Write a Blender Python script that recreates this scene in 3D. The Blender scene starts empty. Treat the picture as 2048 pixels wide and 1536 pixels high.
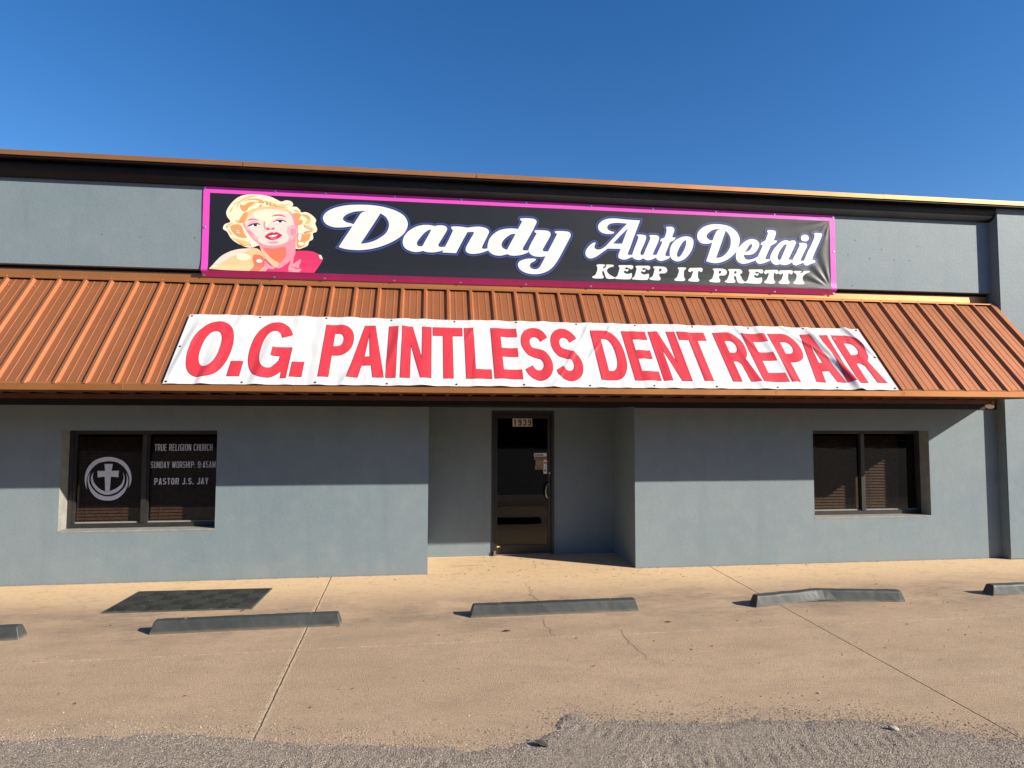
import bpy, bmesh, math, random
from mathutils import Vector, Matrix, noise
from mathutils.geometry import tessellate_polygon
R = math.radians
random.seed(7)
SC = bpy.context.scene
COL = SC.collection

# ---------------------------------------------------------------- camera
CY, CP, CR_, CF = 0.1294047, 0.0570615, 0.0021422, 1285.917   # yaw, pitch, roll, focal (px of a 2048 wide frame)
cam_d = bpy.data.cameras.new('camera'); cam = bpy.data.objects.new('camera', cam_d); COL.objects.link(cam)
fw = Vector((math.sin(CY)*math.cos(CP), math.cos(CY)*math.cos(CP), math.sin(CP)))
rt = Vector((math.cos(CY), -math.sin(CY), 0)); up = rt.cross(fw)
r2 = rt*math.cos(CR_)+up*math.sin(CR_); u2 = -rt*math.sin(CR_)+up*math.cos(CR_)
cam.matrix_world = Matrix(((r2.x, u2.x, -fw.x, 0), (r2.y, u2.y, -fw.y, -8.755973), (r2.z, u2.z, -fw.z, 2.037747), (0, 0, 0, 1)))
cam_d.sensor_fit = 'HORIZONTAL'; cam_d.sensor_width = 36.0; cam_d.lens = 36.0*CF/2048.0
cam_d.clip_start = 0.05; cam_d.clip_end = 5000
SC.camera = cam
# ---------------------------------------------------------------- sky, sun, exposure
SUN = Vector((1.68, -1.0, 0.949)).normalized()
W = bpy.data.worlds.new('World'); SC.world = W; W.use_nodes = True
nt = W.node_tree; nt.nodes.clear()
sky = nt.nodes.new('ShaderNodeTexSky'); sky.sky_type = 'NISHITA'; sky.sun_disc = False
sky.sun_elevation = math.asin(SUN.z); sky.sun_rotation = math.atan2(SUN.x, SUN.y)
sky.altitude = 300; sky.air_density = 1.0; sky.dust_density = 0.3; sky.ozone_density = 2.5
bg = nt.nodes.new('ShaderNodeBackground'); bg.inputs['Strength'].default_value = 0.075
wo = nt.nodes.new('ShaderNodeOutputWorld')
hsv = nt.nodes.new('ShaderNodeHueSaturation'); hsv.inputs['Saturation'].default_value = 1.33; hsv.inputs['Value'].default_value = 1.08; hsv.inputs['Hue'].default_value = .508
nt.links.new(sky.outputs[0], hsv.inputs['Color']); nt.links.new(hsv.outputs[0], bg.inputs[0]); nt.links.new(bg.outputs[0], wo.inputs[0])
sl = bpy.data.lights.new('sun', 'SUN'); sl.energy = 4.6; sl.angle = R(0.5); sl.color = (1.0, 0.93, 0.81)
so = bpy.data.objects.new('sun', sl); COL.objects.link(so)
so.rotation_euler = SUN.to_track_quat('Z', 'Y').to_euler(); so.location = SUN*60
vs = SC.view_settings; vs.view_transform = 'Standard'; vs.look = 'None'; vs.gamma = 1.0; vs.use_curve_mapping = False
vs.exposure = 0.95

# ---------------------------------------------------------------- helpers
def tag(o, label=None, cat=None, group=None, kind=None):
    if label: o['label'] = label
    if cat: o['category'] = cat
    if group: o['group'] = group
    if kind: o['kind'] = kind
    return o
def empty(name, loc=(0, 0, 0), rot=(0, 0, 0), parent=None):
    o = bpy.data.objects.new(name, None); COL.objects.link(o); o.location = loc; o.rotation_euler = rot
    o.empty_display_size = 0.2
    if parent: o.parent = parent
    return o
class MB:
    def __init__(s): s.v = []; s.f = []; s.mi = []; s.cur = 0
    def face(s, pts):
        n = len(s.v); s.v += [tuple(p) for p in pts]; s.f.append(tuple(range(n, n+len(pts)))); s.mi.append(s.cur)
    def box(s, x0, x1, y0, y1, z0, z1, ch=0.0):
        if ch <= 0:
            n = len(s.v)
            s.v += [(x0, y0, z0), (x1, y0, z0), (x1, y1, z0), (x0, y1, z0), (x0, y0, z1), (x1, y0, z1), (x1, y1, z1), (x0, y1, z1)]
            for q in ((0, 3, 2, 1), (4, 5, 6, 7), (0, 1, 5, 4), (1, 2, 6, 5), (2, 3, 7, 6), (3, 0, 4, 7)):
                s.f.append(tuple(n+i for i in q)); s.mi.append(s.cur)
        else:
            bm = bmesh.new(); bmesh.ops.create_cube(bm, size=1.0)
            for v in bm.verts:
                v.co = Vector(((x0+x1)/2+v.co.x*(x1-x0), (y0+y1)/2+v.co.y*(y1-y0), (z0+z1)/2+v.co.z*(z1-z0)))
            bmesh.ops.bevel(bm, geom=bm.edges[:], offset=ch, segments=2, affect='EDGES')
            s.add(bm)
    def add(s, bm, M=None):
        n = len(s.v); bm.verts.index_update()
        s.v += [tuple((M @ v.co) if M else v.co) for v in bm.verts]
        for f in bm.faces: s.f.append(tuple(n+v.index for v in f.verts)); s.mi.append(s.cur)
        bm.free()
    def extrude_x(s, prof, x0, x1, closed=True, caps=True):
        n = len(s.v); k = len(prof)
        s.v += [(x0, y, z) for y, z in prof]+[(x1, y, z) for y, z in prof]
        for i in range(k if closed else k-1):
            j = (i+1) % k; s.f.append((n+i, n+j, n+k+j, n+k+i)); s.mi.append(s.cur)
        if closed and caps:
            s.f.append(tuple(n+i for i in range(k))[::-1]); s.f.append(tuple(n+k+i for i in range(k))); s.mi += [s.cur]*2
    def tube(s, pts, r, seg=10, caps=True):
        pts = [Vector(p) for p in pts]; n = len(s.v)
        for i, p in enumerate(pts):
            t = (pts[min(i+1, len(pts)-1)]-pts[max(i-1, 0)]).normalized()
            a = t.cross(Vector((0, 0, 1)) if abs(t.z) < .9 else Vector((1, 0, 0))).normalized(); b = t.cross(a)
            rr = r[i] if isinstance(r, (list, tuple)) else r
            s.v += [tuple(p+a*rr*math.cos(2*math.pi*j/seg)+b*rr*math.sin(2*math.pi*j/seg)) for j in range(seg)]
        for i in range(len(pts)-1):
            for j in range(seg):
                k = (j+1) % seg
                s.f.append((n+i*seg+j, n+i*seg+k, n+(i+1)*seg+k, n+(i+1)*seg+j)); s.mi.append(s.cur)
        if caps:
            s.f.append(tuple(n+j for j in range(seg))[::-1]); s.f.append(tuple(n+(len(pts)-1)*seg+j for j in range(seg))); s.mi += [s.cur]*2
    def ball(s, c, r, sx=1, sy=1, sz=1, sub=1):
        bm = bmesh.new(); bmesh.ops.create_icosphere(bm, subdivisions=sub, radius=r)
        for v in bm.verts: v.co = Vector((c[0]+v.co.x*sx, c[1]+v.co.y*sy, c[2]+v.co.z*sz))
        s.add(bm)
    def build(s, name, mat, parent=None, smooth=False, loc=None):
        me = bpy.data.meshes.new(name); me.from_pydata(s.v, [], s.f)
        for m in (mat if isinstance(mat, (list, tuple)) else [mat]): me.materials.append(m)
        if any(s.mi): me.polygons.foreach_set('material_index', s.mi)
        if smooth: me.polygons.foreach_set('use_smooth', [True]*len(me.polygons))
        me.update(); me.validate()
        o = bpy.data.objects.new(name, me); COL.objects.link(o)
        if parent: o.parent = parent
        if loc: o.location = loc
        return o
def copy_tree(o, parent=None):
    c = o.copy(); COL.objects.link(c)
    if parent: c.parent = parent
    for ch in list(o.children): copy_tree(ch, c)
    return c
# ---------------------------------------------------------------- materials
def newmat(name):
    m = bpy.data.materials.new(name); m.use_nodes = True; t = m.node_tree
    b = t.nodes['Principled BSDF']; return m, t, b
class N:
    """small node helper"""
    def __init__(s, t): s.t = t; s.tc = None
    def pos(s):
        if not s.tc: s.tc = s.t.nodes.new('ShaderNodeTexCoord')
        return s.tc.outputs['Object']
    def lk(s, a, b): s.t.links.new(a, b)
    def put(s, sock, v):
        if hasattr(v, 'node'): s.lk(v, sock)
        elif v is not None: sock.default_value = v
    def noise(s, scale, detail=4, rough=.55, vec=None, dist=0):
        n = s.t.nodes.new('ShaderNodeTexNoise'); n.inputs['Scale'].default_value = scale; n.inputs['Detail'].default_value = detail
        n.inputs['Roughness'].default_value = rough; n.inputs['Distortion'].default_value = dist
        s.lk(vec if vec else s.pos(), n.inputs['Vector']); return n.outputs['Fac']
    def voro(s, scale, out='Distance', vec=None, rnd=1):
        n = s.t.nodes.new('ShaderNodeTexVoronoi'); n.inputs['Scale'].default_value = scale; n.inputs['Randomness'].default_value = rnd
        s.lk(vec if vec else s.pos(), n.inputs['Vector']); return n.outputs[out]
    def math(s, op, a, b=None, c=None, clamp=False):
        n = s.t.nodes.new('ShaderNodeMath'); n.operation = op; n.use_clamp = clamp
        s.put(n.inputs[0], a)
        if b is not None: s.put(n.inputs[1], b)
        if c is not None: s.put(n.inputs[2], c)
        return n.outputs[0]
    def ramp(s, v, lo, hi, a=0., b=1., smooth=True):
        n = s.t.nodes.new('ShaderNodeMapRange'); n.interpolation_type = 'SMOOTHSTEP' if smooth else 'LINEAR'
        s.put(n.inputs[0], v)
        for i, q in zip((1, 2, 3, 4), (lo, hi, a, b)): s.put(n.inputs[i], q)
        return n.outputs[0]
    def mix(s, f, a, b, mode='MIX'):
        n = s.t.nodes.new('ShaderNodeMix'); n.data_type = 'RGBA'; n.blend_type = mode
        s.put(n.inputs[0], f); s.put(n.inputs[6], a if hasattr(a, 'node') else tuple(a)+(1,)); s.put(n.inputs[7], b if hasattr(b, 'node') else tuple(b)+(1,))
        return n.outputs[2]
    def sep(s, v=None):
        n = s.t.nodes.new('ShaderNodeSeparateXYZ'); s.lk(v if v else s.pos(), n.inputs[0]); return n.outputs
    def scale(s, v, xyz):
        n = s.t.nodes.new('ShaderNodeVectorMath'); n.operation = 'MULTIPLY'; s.lk(v, n.inputs[0]); n.inputs[1].default_value = xyz; return n.outputs[0]
    def bump(s, h, strength, dist, nrm=None):
        n = s.t.nodes.new('ShaderNodeBump'); n.inputs['Strength'].default_value = strength; n.inputs['Distance'].default_value = dist
        s.lk(h, n.inputs['Height'])
        if nrm: s.lk(nrm, n.inputs['Normal'])
        return n.outputs[0]
def simple(name, col, rough=.6, spec=.4, metal=0., var=0., vs_=6., bump=0., bs=80., bd=.002):
    m, t, b = newmat(name); n = N(t)
    b.inputs['Roughness'].default_value = rough; b.inputs['Specular IOR Level'].default_value = spec; b.inputs['Metallic'].default_value = metal
    if var > 0:
        f = n.noise(vs_, 5, .6)
        dk = tuple(c*(1-var) for c in col); lt = tuple(min(1, c*(1+var)) for c in col)
        n.lk(n.mix(n.ramp(f, .3, .7), dk, lt), b.inputs['Base Color'])
    else: b.inputs['Base Color'].default_value = tuple(col)+(1,)
    if bump > 0: n.lk(n.bump(n.noise(bs, 4, .6), bump, bd), b.inputs['Normal'])
    return m
def stucco():
    m, t, b = newmat('blue_grey_stucco'); n = N(t)
    p = n.pos()
    big = n.noise(.55, 4, .6); mid = n.noise(4.5, 5, .65); fine = n.noise(70, 3, .6)
    streak = n.noise(3.0, 4, .6, n.scale(p, (1.6, 1.6, .22)))
    c = n.mix(n.ramp(big, .3, .72), (.155, .203, .224), (.185, .225, .241))
    c = n.mix(n.math('MULTIPLY', n.ramp(mid, .42, .75), .42), c, (.226, .250, .256))
    c = n.mix(n.math('MULTIPLY', n.ramp(streak, .48, .78), .34), c, (.136, .165, .190))
    z = n.sep()[2]
    dirt = n.math('MULTIPLY', n.ramp(z, .0, .22, 1, 0), n.ramp(n.noise(9, 4, .6), .35, .7))
    c = n.mix(n.math('MULTIPLY', dirt, .30), c, (.20, .185, .15))
    n.lk(c, b.inputs['Base Color'])
    b.inputs['Roughness'].default_value = .62; b.inputs['Specular IOR Level'].default_value = .35
    trow = n.noise(24, 4, .7, dist=.8)
    h = n.math('ADD', n.math('MULTIPLY', fine, .55), n.math('MULTIPLY', trow, .9))
    n.lk(n.bump(h, .48, .006), b.inputs['Normal'])
    return m
def metal_paint(name, col, rough=.36, metal=.4):
    m, t, b = newmat(name); n = N(t)
    f = n.noise(2.2, 5, .6); g = n.noise(120, 2, .5)
    c = n.mix(n.ramp(f, .3, .7), tuple(q*.96 for q in col), tuple(q*1.04 for q in col))
    n.lk(c, b.inputs['Base Color'])
    n.lk(n.ramp(f, .3, .7, rough-.015, rough+.02), b.inputs['Roughness']); b.inputs['Specular IOR Level'].default_value = .6; b.inputs['Metallic'].default_value = metal
    h = n.math('ADD', n.math('MULTIPLY', g, .15), n.noise(1.7, 3, .5))
    n.lk(n.bump(h, .15, .004), b.inputs['Normal'])
    return m
def concrete():
    m, t, b = newmat('tan_concrete'); n = N(t)
    X, Y, Z = n.sep()
    p = n.pos()
    n1 = n.noise(.7, 5, .6); n2 = n.noise(2.6, 6, .65, n.scale(p, (.55, 1.3, 1))); n3 = n.noise(9, 5, .65); n4 = n.noise(140, 3, .6); n5 = n.noise(45, 4, .65)
    c = n.mix(n.ramp(n1, .3, .7), (.445, .306, .188), (.525, .368, .232))
    c = n.mix(n.math('MULTIPLY', n.ramp(n2, .42, .70), .70), c, (.360, .250, .160))
    c = n.mix(n.math('MULTIPLY', n.ramp(n3, .5, .8), .35), c, (.52, .365, .225))
    # yellower strip along the wall, brightened in the colour for bounce off it
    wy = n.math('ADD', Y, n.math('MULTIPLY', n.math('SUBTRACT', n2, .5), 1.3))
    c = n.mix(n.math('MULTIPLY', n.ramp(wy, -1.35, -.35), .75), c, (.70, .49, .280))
    # tyre and oil staining behind and beside the stops
    st = n.math('MULTIPLY', n.math('MULTIPLY', n.ramp(wy, -2.75, -1.9), n.ramp(wy, -.95, -1.5)), n.math('MULTIPLY', n.ramp(n.noise(1.1, 6, .75, n.scale(p, (.8, 1.6, 1))), .40, .60), n.ramp(n.noise(11, 6, .8, n.scale(p, (.5, 1.5, 1))), .38, .58, .35, 1)))
    c = n.mix(n.math('MULTIPLY', st, .80), c, (.225, .165, .118))
    ent = n.noise(1.4, 5, .7)
    # dark grime patches in the open lot
    gr = n.math('MULTIPLY', n.ramp(ent, .55, .74), n.ramp(Y, -1.8, -2.6))
    c = n.mix(n.math('MULTIPLY', gr, .62), c, (.290, .212, .150))
    # exposed fine aggregate, stronger towards the lot edge
    agg = n.ramp(Y, -1.0, -3.2, .12, .95)
    c = n.mix(n.math('MULTIPLY', n.ramp(n4, .54, .62), agg), c, (.235, .168, .115))
    c = n.mix(n.math('MULTIPLY', n.ramp(n.noise(150, 2, .6), .58, .64), n.math('MULTIPLY', agg, .85)), c, (.66, .51, .35))
    c = n.mix(n.math('MULTIPLY', n.ramp(n.noise(5.5, 6, .75, n.scale(p, (.7, 1.2, 1))), .50, .72), .45), c, (.300, .215, .150))
    spots = n.math('MULTIPLY', n.ramp(n.math('ADD', n.voro(3.4), n.math('MULTIPLY', n3, .10)), .13, .09), n.ramp(n.noise(1.0, 3, .5), .42, .55))
    c = n.mix(n.math('MULTIPLY', spots, .5), c, (.17, .125, .09))
    c = n.mix(n.math('MULTIPLY', n.ramp(n.noise(15, 7, .8), .52, .64), .38), c, (.27, .195, .137))
    n6 = n.noise(62, 4, .7)
    c = n.mix(n.math('MULTIPLY', n.ramp(n6, .50, .66), n.math('MULTIPLY', agg, .7)), c, (.235, .168, .115))
    c = n.mix(n.math('MULTIPLY', n.ramp(n6, .46, .34), n.math('MULTIPLY', agg, .5)), c, (.56, .41, .265))
    # old paint line, worn to specks
    yl = n.math('ABSOLUTE', n.math('ADD', Y, n.math('ADD', n.math('MULTIPLY', X, -.018), 2.70)))
    pl = n.math('MULTIPLY', n.ramp(n.math('ADD', yl, n.math('MULTIPLY', n5, .02)), .030, .016), n.ramp(n.noise(22, 5, .8), .50, .60))
    c = n.mix(n.math('MULTIPLY', pl, .85), c, (.62, .49, .34))
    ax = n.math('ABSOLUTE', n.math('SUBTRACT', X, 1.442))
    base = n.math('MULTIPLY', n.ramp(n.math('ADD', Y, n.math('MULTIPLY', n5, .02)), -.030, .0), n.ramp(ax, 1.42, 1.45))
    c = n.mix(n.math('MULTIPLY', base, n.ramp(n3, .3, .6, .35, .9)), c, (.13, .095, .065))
    # two saw-cut joints
    wob = n.math('MULTIPLY', n.math('SUBTRACT', n.noise(14, 4, .7), .5), .022)
    def joint(x0, k, w):
        d = n.math('ABSOLUTE', n.math('ADD', n.math('SUBTRACT', n.math('SUBTRACT', X, x0), n.math('MULTIPLY', Y, k)), wob))
        return n.ramp(d, w*1.6, w*.5)
    j = n.math('MAXIMUM', joint(-1.232, -.0335, .0055), joint(3.94, .0267, .0065))
    edge = n.math('MULTIPLY', joint(-1.232, -.0335, .028), n.ramp(n.noise(16, 4, .7), .38, .55))
    c = n.mix(n.math('MULTIPLY', edge, .55), c, (.62, .47, .31))
    c = n.mix(n.math('MULTIPLY', j, .85), c, (.07, .045, .03))
    n.lk(c, b.inputs['Base Color'])
    b.inputs['Roughness'].default_value = .85; b.inputs['Specular IOR Level'].default_value = .25
    h = n.math('ADD', n.math('MULTIPLY', n4, n.ramp(Y, -.5, -3.0, .3, 1.9)), n.math('MULTIPLY', n5, .7))
    h = n.math('SUBTRACT', h, n.math('MULTIPLY', j, 1.6))
    n.lk(n.bump(h, .7, .008), b.inputs['Normal'])
    return m
def gravel_mat():
    m, t, b = newmat('grey_brown_gravel'); n = N(t)
    v = n.voro(120, 'Color'); d = n.voro(120, 'Distance'); f = n.noise(1.8, 5, .6)
    bw = t.nodes.new('ShaderNodeRGBToBW'); n.lk(v, bw.inputs[0])
    c = n.mix(n.ramp(bw.outputs[0], .2, .8), (.170, .137, .107), (.44, .364, .284))
    c = n.mix(n.math('MULTIPLY', n.ramp(f, .35, .7), .40), c, (.300, .245, .190))
    n.lk(c, b.inputs['Base Color']); b.inputs['Roughness'].default_value = .9; b.inputs['Specular IOR Level'].default_value = .2
    h = n.math('ADD', n.math('MULTIPLY', d, -1.2), n.noise(200, 3, .6))
    n.lk(n.bump(h, .9, .010), b.inputs['Normal'])
    return m
def glass(name, tint, refl=1.0):
    m, t, b = newmat(name); n = N(t); t.nodes.remove(b)
    out = [q for q in t.nodes if q.type == 'OUTPUT_MATERIAL'][0]
    tr = t.nodes.new('ShaderNodeBsdfTransparent'); tr.inputs[0].default_value = tuple(tint)+(1,)
    gl = t.nodes.new('ShaderNodeBsdfGlossy'); gl.inputs['Roughness'].default_value = .012; gl.inputs[0].default_value = (refl, refl, refl, 1)
    lw = t.nodes.new('ShaderNodeLayerWeight')            # Schlick reflectance, the same from both sides of the pane
    fr = n.math('MULTIPLY_ADD', n.math('POWER', lw.outputs['Facing'], 5.0), .92, .037)
    wv = n.noise(1.3, 2, .5); n.lk(n.bump(wv, .03, .02), gl.inputs['Normal'])
    mx = t.nodes.new('ShaderNodeMixShader'); n.lk(fr, mx.inputs[0]); n.lk(tr.outputs[0], mx.inputs[1]); n.lk(gl.outputs[0], mx.inputs[2])
    n.lk(mx.outputs[0], out.inputs[0]); return m
def rubber_mat():
    m, t, b = newmat('chequered_rubber'); n = N(t)
    ck = t.nodes.new('ShaderNodeTexChecker'); ck.inputs['Scale'].default_value = 1/.19
    n.lk(n.pos(), ck.inputs[0])
    c = n.mix(ck.outputs['Fac'], (.016, .0165, .015), (.034, .0345, .031))
    c = n.mix(n.math('MULTIPLY', n.ramp(n.noise(3, 5, .7), .4, .7), .6), c, (.040, .038, .032))
    c = n.mix(n.ramp(n.noise(34, 4, .75, n.scale(n.pos(), (.5, 1.2, 1))), .63, .68), c, (.26, .24, .19))
    n.lk(c, b.inputs['Base Color']); b.inputs['Roughness'].default_value = .7; b.inputs['Specular IOR Level'].default_value = .3
    n.lk(n.bump(n.math('ADD', n.noise(60, 3, .6), n.math('MULTIPLY', ck.outputs['Fac'], .4)), .4, .004), b.inputs['Normal'])
    return m
def stop_mat():
    m, t, b = newmat('weathered_grey_stop'); n = N(t)
    c = n.mix(n.ramp(n.noise(3.2, 5, .65), .3, .7), (.032, .036, .034), (.054, .057, .053))
    c = n.mix(n.math('MULTIPLY', n.ramp(n.noise(7, 6, .7, n.scale(n.pos(), (1, 1, .5))), .55, .75), .6), c, (.036, .037, .037))
    c = n.mix(n.ramp(n.noise(30, 5, .75), .68, .76), c, (.19, .175, .15))
    c = n.mix(n.math('MULTIPLY', n.ramp(n.sep()[2], .0, .035, 1, 0), .5), c, (.22, .165, .115))
    n.lk(c, b.inputs['Base Color']); b.inputs['Roughness'].default_value = .55; b.inputs['Specular IOR Level'].default_value = .4
    n.lk(n.bump(n.math('ADD', n.noise(90, 3, .6), n.noise(12, 3, .6)), .35, .004), b.inputs['Normal'])
    return m
def vinyl(name, col, rough=.42, spec=.4):
    m, t, b = newmat(name); n = N(t)
    n.lk(n.mix(n.ramp(n.noise(5, 5, .65), .35, .75), tuple(q*.94 for q in col), col), b.inputs['Base Color'])
    b.inputs['Roughness'].default_value = rough; b.inputs['Specular IOR Level'].default_value = spec
    n.lk(n.bump(n.noise(7, 4, .6), .10, .01), b.inputs['Normal'])
    return m
M = dict(
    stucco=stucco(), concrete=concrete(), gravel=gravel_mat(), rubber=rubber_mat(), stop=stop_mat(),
    awning=metal_paint('brown_ribbed_metal', (.400, .142, .054), .47, .50), trim=metal_paint('orange_brown_trim', (.46, .182, .056), .40, .55),
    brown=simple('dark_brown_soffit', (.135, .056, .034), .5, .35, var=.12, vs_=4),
    black=simple('black_trim_paint', (.011, .011, .013), .55, .25, var=.25, vs_=3, bump=.2, bs=30),
    liner=simple('cream_window_liner', (.25, .243, .218), .7, .3, var=.12, vs_=9, bump=.3, bs=60),
    bronze=simple('dark_bronze_aluminium', (.020, .018, .017), .42, .5, var=.2, vs_=5),
    bronze_b=simple('dark_bronze_frame', (.024, .022, .020), .45, .5, var=.2, vs_=5),
    glass=glass('tinted_glass', (.33, .325, .315)), doorglass=glass('door_glass', (.45, .45, .44), 1.0),
    wood=simple('brown_wood_slat', (.33, .185, .11), .5, .4, var=.2, vs_=14),
    dark=simple('dark_interior', (.02, .019, .018), .8, .2), room=simple('interior_paint', (.16, .14, .11), .8, .2, var=.15, vs_=2),
    steel=simple('brushed_steel', (.45, .44, .42), .35, .5, metal=1.0, var=.1), screw=simple('screw_head', (.42, .25, .15), .35, .5, metal=.6),
    dred_edge=vinyl('dark_red_edge', (.20, .015, .022), .5), leaf_grey=simple('grey_dead_leaf', (.055, .05, .045), .8, .2, var=.3, vs_=60),
    zinc=simple('zinc_grommet', (.55, .56, .60), .3, .5, metal=.9), ink=simple('black_print', (.012, .012, .014), .5, .4),
    white_vinyl=vinyl('white_banner_vinyl', (.60, .595, .575), .45), red=vinyl('red_letter_vinyl', (.56, .036, .050), .45),
    black_vinyl=vinyl('black_banner_vinyl', (.014, .0135, .017), .42, .42), pink=vinyl('pink_border_vinyl', (.74, .070, .46), .45),
    lwhite=vinyl('white_letter_print', (.72, .71, .69), .45), navy=vinyl('navy_outline', (.020, .026, .085), .45), blue=vinyl('blue_outline', (.050, .075, .26), .45),
    decal=simple('grey_white_decal', (.62, .62, .64), .5, .3, var=.06, vs_=30), plate=simple('cream_number_plate', (.62, .56, .48), .5, .4),
    paper=simple('tan_paper_notice', (.30, .23, .17), .7, .2, var=.15, vs_=40), paper_w=simple('white_paper', (.72, .70, .66), .6, .3),
    dred=simple('red_decal', (.45, .05, .035), .5, .3), dblue=simple('blue_decal', (.03, .11, .33), .5, .3), yellow=simple('yellow_sticker', (.75, .58, .16), .5, .3),
    lamp=simple('tan_painted_lamp', (.42, .25, .17), .5, .4, var=.2, vs_=25), lens=simple('frosted_lens', (.62, .58, .52), .25, .5),
    crack=simple('crack_dark', (.17, .115, .076), .95, .1), leaf=simple('dry_leaf', (.12, .065, .03), .8, .2, var=.4, vs_=60), stone=simple('pale_stone', (.33, .285, .235), .9, .2, var=.3, vs_=60, bump=.5),
    edging=simple('worn_rubber_edge', (.075, .077, .070), .7, .3, var=.25, vs_=12), stone_mix=None, asphalt=simple('asphalt', (.048, .046, .044), .9, .25, var=.3, vs_=2, bump=.5, bs=120), rooftop=simple('roof_deck', (.30, .29, .27), .9, .2, var=.1),
    foliage=simple('tree_foliage', (.045, .060, .022), .8, .2, var=.4, vs_=1.2),
)
def stone_mix():
    m, t, b = newmat('mixed_gravel_stones'); n = N(t)
    gi = t.nodes.new('ShaderNodeNewGeometry')
    rp = gi.outputs['Random Per Island']
    c = n.mix(rp, (.145, .117, .092), (.42, .346, .268))
    n.lk(c, b.inputs['Base Color']); b.inputs['Roughness'].default_value = .9; b.inputs['Specular IOR Level'].default_value = .2
    return m
M['stone_mix'] = stone_mix()
PAL = dict(cream=(.86, .74, .52), peach=(.84, .50, .26), paleskin=(.83, .61, .54), coral=(.80, .17, .10), magenta=(.64, .035, .12), pinkskin=(.82, .27, .32),
           orange=(.80, .30, .11), amber=(.82, .50, .20), rose=(.66, .09, .15), blush=(.82, .40, .42), rose_light=(.80, .24, .33), white_print=(.84, .82, .80), red_print=(.58, .018, .07), ink=(.02, .018, .025))
PM = {k: vinyl('print_'+k, v, .45) for k, v in PAL.items()}
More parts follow.
